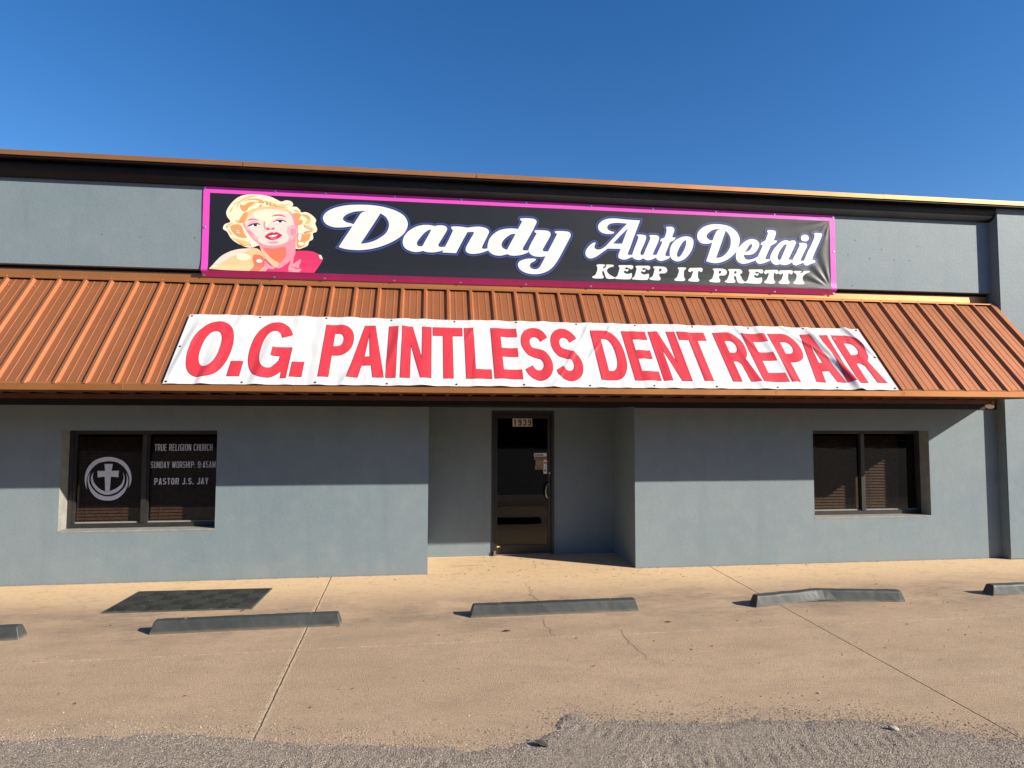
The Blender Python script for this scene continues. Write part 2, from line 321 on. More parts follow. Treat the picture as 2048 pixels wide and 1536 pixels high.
# lettering and picture outlines, metres from the banner's lower left corner (a third value marks a sharp corner)
SCRIPT=[[[(1.741,0.42,1),(1.918,0.712,1),(1.851,0.699),(1.762,0.687),(1.672,0.688),(1.595,0.712),(1.55,0.75),(1.53,0.802),(1.542,0.849),(1.579,0.894),(1.648,0.938),(1.744,0.973),(1.846,0.996),(1.969,1.008),(2.098,1.013),(2.228,1.008),(2.358,0.988),(2.47,0.958),(2.562,0.915),(2.622,0.863),(2.652,0.797),(2.653,0.743),(2.631,0.681),(2.586,0.618),(2.514,0.558),(2.41,0.497),(2.3,0.449),(2.191,0.415),(2.075,0.393),(1.978,0.386),(1.869,0.391),(1.792,0.404)],[(2.099,0.928,1),(2.034,0.924),(1.951,0.912),(1.874,0.886),(1.82,0.852),(1.792,0.81),(1.805,0.784),(1.844,0.761),(1.889,0.752),(1.933,0.739,1),(1.978,0.815),(2.019,0.881),(2.048,0.909)],[(2.288,0.903,1),(2.34,0.871),(2.38,0.826),(2.402,0.759),(2.392,0.691),(2.357,0.629),(2.292,0.573),(2.215,0.526),(2.125,0.493),(2.032,0.476,1)]],[[(3.02,0.758,1),(3.065,0.771),(3.125,0.773),(3.173,0.759),(3.19,0.728),(3.177,0.688),(3.126,0.597),(3.073,0.503),(3.082,0.479),(3.115,0.471),(3.163,0.479,1),(3.152,0.439,1),(3.116,0.418),(3.056,0.402),(2.991,0.392),(2.919,0.393),(2.863,0.408,1),(2.806,0.393),(2.747,0.389),(2.682,0.403),(2.628,0.432),(2.598,0.473),(2.589,0.527),(2.603,0.589),(2.644,0.651),(2.702,0.702),(2.779,0.745),(2.862,0.767),(2.945,0.771),(2.993,0.764)],[(2.973,0.704,1),(2.952,0.705),(2.922,0.69),(2.869,0.645),(2.822,0.585),(2.787,0.535),(2.781,0.498),(2.799,0.475),(2.835,0.471),(2.859,0.483),(2.894,0.551),(2.935,0.629)]],[[(3.242,0.754,1),(3.257,0.762),(3.318,0.767),(3.396,0.764),(3.469,0.755,1),(3.536,0.768),(3.621,0.777),(3.696,0.768),(3.743,0.749),(3.767,0.715),(3.757,0.674),(3.717,0.59),(3.677,0.506),(3.673,0.477),(3.697,0.468),(3.75,0.476,1),(3.755,0.448,1),(3.697,0.423),(3.643,0.406),(3.562,0.391),(3.501,0.394),(3.459,0.413),(3.444,0.447),(3.455,0.493),(3.494,0.568),(3.557,0.682,1),(3.548,0.697),(3.469,0.693,1),(3.404,0.571),(3.314,0.393,1),(3.23,0.394),(3.125,0.396,1),(3.163,0.479),(3.217,0.588),(3.269,0.707,1),(3.245,0.737)]],[[(4.201,0.91,1),(4.215,0.919),(4.291,0.925),(4.381,0.922),(4.422,0.905),(4.435,0.875),(4.422,0.839),(4.367,0.726),(4.298,0.599),(4.243,0.5),(4.246,0.472),(4.284,0.467),(4.322,0.472,1),(4.315,0.439,1),(4.257,0.414),(4.188,0.395),(4.12,0.387),(4.065,0.39),(4.02,0.406,1),(3.962,0.387),(3.894,0.379),(3.826,0.392),(3.772,0.428),(3.748,0.475),(3.748,0.529),(3.771,0.606),(3.818,0.669),(3.893,0.728),(3.982,0.759),(4.085,0.771),(4.17,0.765,1),(4.229,0.873,1),(4.208,0.889)],[(4.136,0.693,1),(4.085,0.689),(4.03,0.657),(3.975,0.607),(3.945,0.551),(3.945,0.516),(3.969,0.486),(4.01,0.469),(4.02,0.471,1),(4.078,0.583)]],[[(4.405,0.748,1),(4.422,0.759),(4.498,0.763),(4.582,0.759),(4.624,0.74),(4.634,0.702),(4.616,0.66),(4.568,0.574),(4.523,0.49),(4.529,0.469),(4.564,0.463),(4.599,0.47,1),(4.658,0.585),(4.727,0.72,1),(4.7,0.729),(4.693,0.75),(4.714,0.759),(4.798,0.763),(4.882,0.757),(4.914,0.738),(4.921,0.7),(4.903,0.657),(4.84,0.536),(4.769,0.401),(4.713,0.309),(4.658,0.238),(4.581,0.18),(4.477,0.143),(4.381,0.136),(4.285,0.15),(4.209,0.189),(4.175,0.239),(4.175,0.284),(4.209,0.32),(4.277,0.346),(4.36,0.357),(4.415,0.354),(4.422,0.337),(4.398,0.316),(4.36,0.294),(4.339,0.259),(4.353,0.225),(4.395,0.207),(4.436,0.21),(4.477,0.239),(4.505,0.288),(4.561,0.394,1),(4.491,0.383),(4.408,0.389),(4.353,0.411),(4.326,0.444),(4.322,0.489),(4.353,0.566),(4.435,0.715,1),(4.408,0.728)]],[[(5.934,0.964,1),(5.828,0.965),(5.699,0.969),(5.569,0.977),(5.466,0.968),(5.389,0.939),(5.333,0.89),(5.316,0.843),(5.329,0.797),(5.371,0.761),(5.431,0.747),(5.491,0.747),(5.546,0.758,1),(5.551,0.781),(5.517,0.785),(5.474,0.803),(5.45,0.836),(5.466,0.875),(5.509,0.9),(5.586,0.912),(5.655,0.912),(5.741,0.908,1),(5.602,0.762),(5.481,0.63),(5.412,0.56),(5.353,0.524),(5.301,0.518),(5.268,0.538),(5.266,0.572),(5.281,0.61),(5.264,0.618),(5.225,0.599),(5.174,0.551),(5.14,0.5),(5.13,0.457),(5.144,0.416),(5.182,0.388),(5.233,0.39),(5.301,0.422),(5.378,0.479),(5.455,0.535,1),(5.644,0.539,1),(5.613,0.458),(5.608,0.424),(5.634,0.396),(5.685,0.385),(5.737,0.395),(5.81,0.427,1),(5.811,0.457),(5.763,0.459),(5.751,0.48),(5.79,0.574),(5.852,0.746),(5.914,0.902)],[(5.754,0.84,1),(5.645,0.73),(5.537,0.614,1),(5.601,0.612),(5.666,0.616,1),(5.71,0.732)]],[[(5.882,0.743,1),(5.904,0.757),(5.982,0.756),(6.021,0.74),(6.021,0.702),(5.99,0.616),(5.945,0.521),(5.936,0.482),(5.953,0.462),(5.979,0.467,1),(6.033,0.592),(6.082,0.705),(6.069,0.738),(6.087,0.756),(6.165,0.759),(6.209,0.744),(6.213,0.701),(6.181,0.615),(6.123,0.489),(6.136,0.47),(6.179,0.474,1),(6.166,0.431,1),(6.109,0.404),(6.039,0.387),(5.987,0.404),(5.979,0.416,1),(5.927,0.389),(5.875,0.39),(5.828,0.411),(5.813,0.448),(5.833,0.525),(5.904,0.706)]],[[(6.315,0.88,1),(6.351,0.89),(6.412,0.889),(6.443,0.864),(6.442,0.821),(6.415,0.743),(6.467,0.737,1),(6.436,0.693),(6.378,0.661),(6.347,0.587),(6.306,0.483),(6.319,0.462),(6.372,0.46,1),(6.367,0.43,1),(6.301,0.402),(6.239,0.383),(6.187,0.398),(6.166,0.435),(6.18,0.487),(6.26,0.66),(6.23,0.663,1),(6.243,0.707),(6.296,0.734),(6.328,0.834)]],[[(6.731,0.67),(6.712,0.583),(6.662,0.496),(6.591,0.425),(6.502,0.388),(6.432,0.398),(6.384,0.439),(6.368,0.502),(6.386,0.597),(6.445,0.684),(6.533,0.739),(6.613,0.76),(6.684,0.75),(6.723,0.717)],[(6.612,0.7),(6.568,0.668),(6.514,0.584),(6.482,0.506),(6.481,0.464),(6.512,0.456),(6.557,0.509),(6.602,0.596),(6.619,0.665)]],[[(6.916,0.405,1),(6.968,0.547),(7.015,0.684,1),(6.97,0.666),(6.914,0.659),(6.858,0.664),(6.814,0.692),(6.79,0.735),(6.788,0.778),(6.802,0.827),(6.845,0.878),(6.913,0.921),(6.997,0.949),(7.087,0.959),(7.189,0.954),(7.273,0.936),(7.346,0.898),(7.402,0.846),(7.432,0.782),(7.439,0.728),(7.421,0.64),(7.385,0.568),(7.322,0.5),(7.247,0.443),(7.162,0.403),(7.078,0.382),(6.999,0.384)],[(7.151,0.889,1),(7.075,0.882),(7.013,0.86),(6.961,0.823),(6.933,0.784),(6.938,0.751),(6.966,0.725),(6.993,0.716),(7.019,0.714,1),(7.045,0.777),(7.074,0.838),(7.103,0.872)],[(7.224,0.866,1),(7.265,0.819),(7.293,0.765),(7.298,0.7),(7.285,0.629),(7.249,0.563),(7.198,0.507),(7.141,0.472),(7.07,0.458,1),(7.144,0.651)]],[[(7.495,0.517,1),(7.6,0.524),(7.669,0.556),(7.716,0.613),(7.74,0.674),(7.73,0.717),(7.696,0.746),(7.639,0.76),(7.576,0.749),(7.501,0.708),(7.438,0.646),(7.391,0.579),(7.373,0.513),(7.377,0.453),(7.405,0.411),(7.461,0.386),(7.529,0.391),(7.609,0.418),(7.678,0.442,1),(7.708,0.5,1),(7.644,0.468),(7.576,0.45),(7.53,0.456),(7.503,0.485)],[(7.518,0.564,1),(7.545,0.606),(7.58,0.657),(7.609,0.682),(7.626,0.677),(7.62,0.642),(7.59,0.597),(7.556,0.574)]],[[(7.866,0.887,1),(7.887,0.903),(7.956,0.904),(7.996,0.892),(8.004,0.859),(7.988,0.804),(7.967,0.753,1),(8.022,0.752,1),(7.998,0.716),(7.922,0.672,1),(7.874,0.575),(7.829,0.48),(7.843,0.467),(7.897,0.472,1),(7.894,0.444,1),(7.83,0.417),(7.761,0.396),(7.716,0.397),(7.687,0.418),(7.685,0.453),(7.718,0.52),(7.79,0.667),(7.758,0.672,1),(7.774,0.713),(7.832,0.745),(7.856,0.798),(7.88,0.86,1),(7.866,0.873)]],[[(8.212,0.748,1),(8.253,0.763),(8.294,0.763),(8.314,0.745),(8.31,0.712),(8.273,0.633),(8.203,0.499),(8.206,0.474),(8.252,0.476,1),(8.245,0.434,1),(8.187,0.402),(8.129,0.389),(8.083,0.393),(8.057,0.401,1),(8.008,0.388),(7.962,0.395),(7.922,0.426),(7.903,0.472),(7.913,0.532),(7.955,0.61),(8.02,0.684),(8.091,0.742),(8.155,0.763),(8.189,0.759)],[(8.17,0.695,1),(8.136,0.694),(8.094,0.649),(8.046,0.575),(8.023,0.514),(8.027,0.476),(8.05,0.463),(8.073,0.489),(8.116,0.578)]],[[(8.357,0.719,1),(8.38,0.73),(8.45,0.732),(8.485,0.718),(8.487,0.685),(8.453,0.612),(8.386,0.483),(8.391,0.464),(8.438,0.468,1),(8.425,0.435,1),(8.349,0.405),(8.302,0.39),(8.262,0.402),(8.248,0.434),(8.258,0.479),(8.307,0.574),(8.368,0.686)]],[[(8.392,0.804),(8.403,0.833),(8.426,0.85),(8.458,0.858),(8.49,0.853),(8.512,0.837),(8.522,0.809),(8.513,0.78),(8.488,0.762),(8.456,0.756),(8.424,0.759),(8.4,0.776)]],[[(8.6,0.878,1),(8.63,0.89),(8.689,0.891),(8.724,0.883),(8.728,0.85),(8.697,0.776),(8.629,0.63),(8.57,0.501),(8.578,0.484),(8.619,0.472,1),(8.612,0.447,1),(8.547,0.42),(8.494,0.396),(8.453,0.398),(8.428,0.424),(8.435,0.468),(8.494,0.597),(8.58,0.761),(8.611,0.85)]]]
SLAB=[[[(5.289,0.291,1),(5.314,0.306),(5.391,0.308),(5.416,0.299),(5.412,0.287),(5.395,0.273),(5.384,0.255),(5.395,0.25),(5.425,0.27),(5.435,0.291),(5.425,0.301),(5.451,0.307),(5.527,0.307),(5.542,0.295),(5.532,0.278),(5.502,0.273),(5.463,0.255),(5.443,0.225),(5.45,0.195),(5.484,0.163),(5.526,0.139),(5.556,0.126),(5.547,0.11),(5.492,0.103),(5.441,0.107),(5.422,0.132),(5.403,0.19),(5.392,0.215),(5.378,0.21),(5.373,0.189),(5.38,0.155),(5.394,0.131),(5.39,0.114),(5.364,0.105),(5.288,0.102),(5.241,0.108),(5.227,0.119),(5.237,0.133),(5.271,0.152),(5.297,0.203),(5.305,0.245),(5.301,0.27)]],[[(5.609,0.291,1),(5.63,0.305),(5.725,0.307),(5.802,0.31),(5.826,0.296),(5.823,0.267),(5.797,0.25),(5.767,0.265),(5.733,0.276),(5.711,0.269),(5.709,0.254),(5.733,0.247),(5.759,0.256),(5.754,0.231),(5.732,0.217),(5.707,0.229),(5.691,0.22),(5.696,0.199),(5.724,0.185),(5.758,0.184),(5.793,0.196),(5.808,0.188),(5.805,0.144),(5.788,0.114),(5.766,0.105),(5.68,0.102),(5.577,0.105),(5.556,0.112),(5.569,0.13),(5.595,0.154),(5.617,0.222),(5.626,0.264)]],[[(5.859,0.291,1),(5.881,0.305),(5.976,0.307),(6.054,0.31),(6.078,0.296),(6.075,0.266),(6.049,0.25),(6.019,0.265),(5.984,0.276),(5.962,0.269),(5.96,0.254),(5.984,0.246),(6.01,0.256),(6.005,0.23),(5.983,0.217),(5.958,0.229),(5.942,0.22),(5.947,0.199),(5.975,0.184),(6.009,0.184),(6.044,0.195),(6.059,0.187),(6.056,0.143),(6.039,0.113),(6.017,0.104),(5.93,0.101),(5.827,0.105),(5.806,0.112),(5.819,0.129),(5.845,0.153),(5.867,0.222),(5.876,0.264)]],[[(6.118,0.289,1),(6.14,0.304),(6.244,0.306),(6.305,0.295),(6.331,0.262),(6.322,0.228),(6.287,0.208),(6.234,0.206),(6.212,0.195),(6.21,0.173),(6.229,0.14),(6.22,0.11),(6.19,0.102),(6.111,0.104),(6.068,0.114),(6.064,0.126),(6.081,0.14),(6.112,0.162),(6.135,0.23),(6.139,0.268)],[(6.228,0.277,1),(6.213,0.267),(6.207,0.241),(6.222,0.231),(6.242,0.246),(6.246,0.264)]],[[(6.487,0.288,1),(6.503,0.302),(6.595,0.303),(6.615,0.293),(6.603,0.275),(6.585,0.258),(6.578,0.21),(6.58,0.159),(6.597,0.134),(6.583,0.11),(6.531,0.103),(6.452,0.106),(6.433,0.119),(6.448,0.137),(6.474,0.16),(6.502,0.234),(6.505,0.263)]],[[(6.67,0.299,1),(6.754,0.303),(6.842,0.306),(6.863,0.288),(6.855,0.254),(6.828,0.246),(6.806,0.265),(6.796,0.252),(6.79,0.209),(6.792,0.157),(6.809,0.132),(6.795,0.106),(6.742,0.1),(6.663,0.104),(6.642,0.117),(6.654,0.136),(6.686,0.163),(6.713,0.232),(6.716,0.253),(6.7,0.255),(6.678,0.239),(6.651,0.247),(6.646,0.268)]],[[(7.014,0.288,1),(7.037,0.303),(7.144,0.305),(7.207,0.294),(7.233,0.261),(7.223,0.226),(7.187,0.206),(7.134,0.204),(7.111,0.192),(7.108,0.171),(7.128,0.137),(7.118,0.107),(7.087,0.099),(7.007,0.101),(6.963,0.111),(6.958,0.123),(6.976,0.137),(7.008,0.159),(7.031,0.228),(7.036,0.267)],[(7.128,0.276,1),(7.112,0.265),(7.106,0.239),(7.121,0.23),(7.141,0.245),(7.145,0.262)]],[[(7.245,0.288,1),(7.272,0.303),(7.367,0.306),(7.439,0.303),(7.467,0.278),(7.46,0.247),(7.428,0.225),(7.446,0.204),(7.467,0.153),(7.503,0.119),(7.494,0.103),(7.435,0.097),(7.399,0.107),(7.382,0.133),(7.373,0.18),(7.36,0.205),(7.345,0.202),(7.337,0.179),(7.346,0.149),(7.359,0.136),(7.345,0.106),(7.291,0.1),(7.228,0.101),(7.193,0.114),(7.211,0.132),(7.234,0.154),(7.267,0.232),(7.265,0.271)],[(7.362,0.277,1),(7.348,0.268),(7.343,0.244),(7.358,0.235),(7.375,0.249),(7.38,0.266)]],[[(7.562,0.293,1),(7.585,0.307),(7.685,0.31),(7.767,0.313),(7.792,0.299),(7.789,0.268),(7.761,0.252),(7.73,0.266),(7.693,0.278),(7.671,0.27),(7.668,0.256),(7.693,0.248),(7.72,0.257),(7.715,0.231),(7.692,0.217),(7.665,0.23),(7.649,0.22),(7.654,0.199),(7.682,0.184),(7.719,0.184),(7.755,0.195),(7.772,0.187),(7.768,0.142),(7.749,0.111),(7.726,0.102),(7.635,0.099),(7.527,0.103),(7.505,0.11),(7.518,0.127),(7.546,0.152),(7.57,0.222),(7.58,0.266)]],[[(7.83,0.307,1),(7.916,0.311),(8.008,0.314),(8.029,0.296),(8.021,0.261),(7.993,0.253),(7.97,0.272),(7.959,0.259),(7.953,0.215),(7.954,0.163),(7.972,0.138),(7.958,0.111),(7.903,0.105),(7.821,0.109),(7.799,0.122),(7.812,0.142),(7.845,0.169),(7.874,0.239),(7.877,0.261),(7.861,0.263),(7.837,0.246),(7.81,0.254),(7.804,0.276)]],[[(8.056,0.309,1),(8.143,0.314),(8.235,0.317),(8.256,0.298),(8.248,0.263),(8.22,0.255),(8.197,0.274),(8.186,0.261),(8.179,0.217),(8.181,0.165),(8.199,0.139),(8.184,0.113),(8.129,0.107),(8.046,0.11),(8.025,0.124),(8.038,0.143),(8.071,0.17),(8.1,0.241),(8.103,0.263),(8.087,0.265),(8.063,0.248),(8.036,0.256),(8.03,0.278)]],[[(8.261,0.295,1),(8.287,0.309),(8.371,0.31),(8.394,0.303),(8.37,0.283),(8.384,0.279),(8.417,0.295),(8.426,0.309),(8.463,0.314),(8.519,0.314),(8.523,0.301),(8.481,0.284),(8.434,0.252),(8.41,0.216),(8.412,0.173),(8.431,0.139),(8.421,0.116),(8.347,0.11),(8.273,0.115),(8.257,0.133),(8.284,0.156),(8.303,0.187),(8.315,0.231),(8.305,0.261),(8.277,0.28)]]]
PORTRAIT=[('hair','cream',[[(0.62,1.087),(0.725,1.086),(0.839,1.07),(0.921,1.035),(0.986,1.008),(1.051,1.028),(1.117,1.014),(1.141,0.972),(1.127,0.946),(1.184,0.944),(1.234,0.899),(1.243,0.873),(1.317,0.877),(1.391,0.837),(1.442,0.778),(1.431,0.726),(1.457,0.658),(1.445,0.614),(1.404,0.596),(1.406,0.518),(1.357,0.482),(1.342,0.43),(1.277,0.393),(1.187,0.377),(0.933,0.457),(0.693,0.397),(0.629,0.369),(0.532,0.382),(0.419,0.437),(0.354,0.494),(0.312,0.568),(0.259,0.609),(0.278,0.669),(0.348,0.706),(0.307,0.772),(0.293,0.831),(0.319,0.9),(0.373,0.979),(0.444,1.043),(0.531,1.077)]]),('shoulder','peach',[[(0.1,0.067,1),(0.218,0.218),(0.311,0.289),(0.422,0.336),(0.549,0.357),(0.693,0.363),(0.776,0.281),(0.794,0.196),(0.781,0.056,1),(0.381,0.055)]]),('shoulder','paleskin',[[(0.127,0.089,1),(0.218,0.218),(0.312,0.285),(0.422,0.334),(0.549,0.356),(0.613,0.351),(0.534,0.306),(0.392,0.25),(0.283,0.179),(0.19,0.1)]]),('shoulder','cream',[[(0.447,0.277),(0.519,0.293),(0.599,0.266),(0.608,0.224),(0.529,0.196),(0.449,0.218)]]),('shoulder','coral',[[(0.655,0.276),(0.744,0.271),(0.793,0.213),(0.78,0.119),(0.733,0.054,1),(0.604,0.054,1),(0.659,0.124),(0.641,0.208)]]),('shoulder','magenta',[[(1.164,0.346,1),(1.302,0.355),(1.409,0.346),(1.492,0.306),(1.538,0.256),(1.511,0.187),(1.431,0.054,1),(0.781,0.051,1),(0.793,0.213),(0.925,0.107),(1.101,0.207)]]),('shoulder','pinkskin',[[(1.165,0.269),(1.159,0.175),(1.231,0.228),(1.256,0.221),(1.233,0.134),(1.266,0.101),(1.235,0.058,1),(1.096,0.062,1),(1.103,0.139),(1.133,0.225)]]),('shoulder','pinkskin',[[(0.794,0.205),(0.859,0.147),(0.925,0.116),(0.901,0.089),(0.845,0.096),(0.813,0.057,1),(0.749,0.055,1),(0.788,0.12)]]),('neck','pinkskin',[[(0.69,0.49,1),(0.852,0.471),(1.014,0.494),(1.188,0.552,1),(1.183,0.381),(1.165,0.269),(1.022,0.127),(0.925,0.116),(0.81,0.214),(0.759,0.297)]]),('neck','coral',[[(0.765,0.378,1),(0.895,0.37),(1.032,0.397),(1.065,0.359),(1.052,0.248),(0.98,0.177),(0.898,0.217),(0.824,0.299)]]),('neck','peach',[[(0.733,0.377,1),(0.808,0.299),(0.906,0.217),(0.972,0.177),(0.933,0.124),(0.842,0.198),(0.768,0.289)]]),('hair','orange',[[(0.47,0.95),(0.549,1.013),(0.645,1.031),(0.743,1.014),(0.768,0.972),(0.679,0.977),(0.599,0.939),(0.552,0.868),(0.513,0.849),(0.472,0.89)]]),('hair','orange',[[(0.35,0.646),(0.413,0.675),(0.485,0.661),(0.528,0.56),(0.561,0.502),(0.481,0.499),(0.417,0.53),(0.367,0.588)]]),('hair','orange',[[(1.121,0.833),(1.186,0.862),(1.252,0.839),(1.22,0.777),(1.27,0.762),(1.254,0.71),(1.189,0.707),(1.163,0.775)]]),('hair','orange',[[(1.208,0.588),(1.298,0.574),(1.371,0.594),(1.357,0.508),(1.308,0.471),(1.293,0.419),(1.212,0.39),(1.193,0.484)]]),('hair','amber',[[(1.252,0.839),(1.334,0.843),(1.376,0.784),(1.352,0.723),(1.295,0.729),(1.327,0.782)]]),('hair','amber',[[(0.37,0.495),(0.466,0.473),(0.579,0.443),(0.612,0.394),(0.532,0.399),(0.435,0.446)]]),('hair','amber',[[(0.412,0.726),(0.475,0.745),(0.538,0.799),(0.555,0.766),(0.508,0.713),(0.445,0.693)]]),('face','pinkskin',[[(0.518,0.653),(0.512,0.73),(0.536,0.812),(0.601,0.875),(0.721,0.917),(0.882,0.928),(1.025,0.908),(1.127,0.851),(1.186,0.759),(1.213,0.657),(1.198,0.553),(1.133,0.469),(1.016,0.41),(0.878,0.386),(0.753,0.407),(0.651,0.473),(0.578,0.555)]]),('face','paleskin',[[(0.537,0.671),(0.533,0.731),(0.558,0.809),(0.617,0.867),(0.721,0.908),(0.883,0.92),(1.013,0.901),(1.104,0.846),(1.147,0.757),(1.156,0.689),(1.091,0.677),(1.068,0.616),(1.094,0.54),(1.087,0.48),(1.007,0.43),(0.878,0.405),(0.764,0.425),(0.674,0.489),(0.632,0.556),(0.583,0.614)]]),('face','blush',[[(1.087,0.677),(1.152,0.697),(1.2,0.639),(1.185,0.561),(1.128,0.494),(1.088,0.548),(1.07,0.621)]]),('face','blush',[[(0.53,0.641),(0.583,0.622),(0.649,0.557),(0.71,0.491),(0.683,0.471),(0.609,0.529),(0.555,0.587)]]),('face','rose_light',[[(1.125,0.644),(1.174,0.646),(1.187,0.6),(1.151,0.551),(1.114,0.584)]]),('face','rose_light',[[(0.559,0.613),(0.599,0.593),(0.641,0.539),(0.609,0.542),(0.572,0.575)]]),('face','cream',[[(0.682,0.857),(0.843,0.885),(0.957,0.861),(0.967,0.784),(0.87,0.745),(0.815,0.674),(0.775,0.673),(0.765,0.741),(0.684,0.771),(0.642,0.812)]]),('face','pinkskin',[[(0.773,0.741,1),(0.767,0.672),(0.78,0.63),(0.808,0.623,1),(0.791,0.665),(0.79,0.716)]]),('face','pinkskin',[[(0.82,0.448),(0.901,0.464),(0.974,0.463),(0.91,0.435)]]),('hair','amber',[[(0.517,0.696,1),(0.538,0.808),(0.617,0.88),(0.729,0.923),(0.882,0.936),(1.037,0.917),(1.136,0.86,1),(1.087,0.866),(0.989,0.895),(0.859,0.903),(0.729,0.889),(0.642,0.846),(0.579,0.784),(0.548,0.723)]]),('hair','orange',[[(0.445,0.693,1),(0.516,0.704),(0.555,0.783),(0.569,0.843,1),(0.521,0.833),(0.475,0.762)]]),('hair','cream',[[(0.47,0.95),(0.533,0.995),(0.621,1.012),(0.702,1.003),(0.679,0.985),(0.598,0.981),(0.519,0.935)]]),('hair','orange',[[(0.511,0.926,1),(0.566,0.971),(0.646,0.99,1),(0.578,0.959),(0.523,0.91)]]),('hair','orange',[[(0.536,0.893,1),(0.591,0.938),(0.663,0.959,1),(0.599,0.926),(0.552,0.881)]]),('hair','orange',[[(0.383,0.92,1),(0.406,0.955),(0.453,1.0,1),(0.414,0.947)]]),('hair','orange',[[(0.337,0.824,1),(0.352,0.876),(0.383,0.912,1),(0.36,0.859)]]),('hair','orange',[[(0.955,0.972,1),(1.028,0.967),(1.101,0.979,1),(1.028,0.957)]]),('hair','orange',[[(1.136,0.903,1),(1.185,0.897),(1.226,0.864,1),(1.181,0.886)]]),('hair','orange',[[(1.268,0.849,1),(1.334,0.826),(1.368,0.767,1),(1.326,0.808)]]),('hair','orange',[[(1.155,0.757,1),(1.188,0.724),(1.238,0.692,1),(1.184,0.714)]]),('hair','orange',[[(0.311,0.611,1),(0.352,0.57),(0.385,0.521,1),(0.344,0.566)]]),('hair','orange',[[(0.451,0.455,1),(0.5,0.415),(0.564,0.392,1),(0.496,0.402)]]),('hair','orange',[[(1.226,0.502,1),(1.275,0.513),(1.332,0.515,1),(1.279,0.503)]]),('nose','rose',[[(0.8,0.631),(0.816,0.647),(0.836,0.644),(0.848,0.633),(0.873,0.638),(0.897,0.652),(0.913,0.636),(0.889,0.622),(0.857,0.625),(0.825,0.613)]]),('eyebrow','rose',[[(0.552,0.719,1),(0.595,0.755),(0.66,0.758),(0.709,0.734,1),(0.656,0.745),(0.604,0.741)]]),('eyebrow','rose',[[(0.861,0.796,1),(0.917,0.826),(0.998,0.828),(1.068,0.792,1),(0.999,0.811),(0.926,0.808)]]),('eyelid','blush',[[(0.565,0.672,1),(0.604,0.721),(0.677,0.727),(0.734,0.684,1),(0.685,0.703),(0.629,0.696)]]),('eyelid','blush',[[(0.883,0.73,1),(0.934,0.778),(1.008,0.779),(1.066,0.736,1),(1.012,0.758),(0.943,0.753)]]),('eye','white_print',[[(0.586,0.658,1),(0.637,0.682),(0.694,0.688),(0.726,0.676,1),(0.686,0.656),(0.63,0.646)]]),('eye','white_print',[[(0.899,0.724,1),(0.947,0.743),(1.008,0.746),(1.045,0.732,1),(1.001,0.718),(0.94,0.712)]]),('eye','ink',[[(0.644,0.683),(0.679,0.686),(0.686,0.667),(0.669,0.656),(0.648,0.661)]]),('eye','ink',[[(0.96,0.744),(0.994,0.745),(1.002,0.73),(0.983,0.721),(0.962,0.725)]]),('eyelash','ink',[[(0.554,0.651,1),(0.593,0.678),(0.645,0.696),(0.698,0.697),(0.738,0.676,1),(0.69,0.684),(0.641,0.681),(0.606,0.661)]]),('eyelash','ink',[[(0.879,0.722,1),(0.915,0.74),(0.951,0.753),(1.012,0.755),(1.067,0.731,1),(1.008,0.743),(0.95,0.74)]]),('lips','red_print',[[(0.786,0.524,1),(0.826,0.565),(0.874,0.587),(0.902,0.579),(0.934,0.592),(0.975,0.574),(1.013,0.55,1),(0.965,0.508),(0.9,0.485),(0.836,0.491)]]),('lips','white_print',[[(0.833,0.532,1),(0.891,0.549),(0.954,0.556,1),(0.924,0.532),(0.869,0.519)]]),('lips','rose_light',[[(0.859,0.505),(0.908,0.509),(0.944,0.521),(0.908,0.497)]]),('earring','white_print',[[(0.602,0.47),(0.635,0.462),(0.652,0.412),(0.637,0.369),(0.616,0.394)]]),('earring','white_print',[[(1.224,0.58),(1.257,0.572),(1.25,0.521),(1.234,0.477),(1.217,0.511)]]),('hair','amber',[[(0.677,1.071,1),(0.565,1.031),(0.47,0.967),(0.424,0.879,1),(0.453,0.983),(0.548,1.052)]]),('hair','amber',[[(0.767,1.015,1),(0.857,0.993),(0.971,0.956),(1.086,0.935,1),(0.972,0.934),(0.841,0.958)]]),('hair','orange',[[(0.807,1.008,1),(0.8,0.974),(0.813,0.944,1),(0.82,0.979)]]),('hair','orange',[[(0.848,1.0,1),(0.841,0.967),(0.851,0.937,1),(0.861,0.968)]]),('hair','orange',[[(0.736,0.962,1),(0.712,0.935),(0.704,0.918,1),(0.74,0.932)]]),('hair','orange',[[(0.906,0.979,1),(0.9,0.952),(0.908,0.936,1),(0.918,0.955)]]),('hair','peach',[[(0.302,0.653,1),(0.341,0.688),(0.412,0.7,1),(0.365,0.673),(0.319,0.62)]]),('hair','peach',[[(1.287,0.711,1),(1.353,0.697),(1.42,0.648,1),(1.37,0.646),(1.304,0.678)]]),('hair','white_print',[[(0.415,0.59,1),(0.447,0.595),(0.479,0.58,1),(0.447,0.582)]]),('hair','white_print',[[(0.424,0.565,1),(0.456,0.57),(0.484,0.554,1),(0.452,0.557)]]),('hair','orange',[[(1.289,0.608,1),(1.354,0.628),(1.428,0.635,1),(1.371,0.611),(1.306,0.583)]]),('hair','cream',[[(1.226,0.468),(1.275,0.466),(1.3,0.445),(1.26,0.418),(1.219,0.434)]]),('shoulder','white_print',[[(0.689,0.201),(0.721,0.219),(0.761,0.204),(0.754,0.178),(0.706,0.172)]]),('shoulder','paleskin',[[(1.484,0.306,1),(1.517,0.299),(1.538,0.252,1),(1.51,0.247),(1.489,0.272)]])]
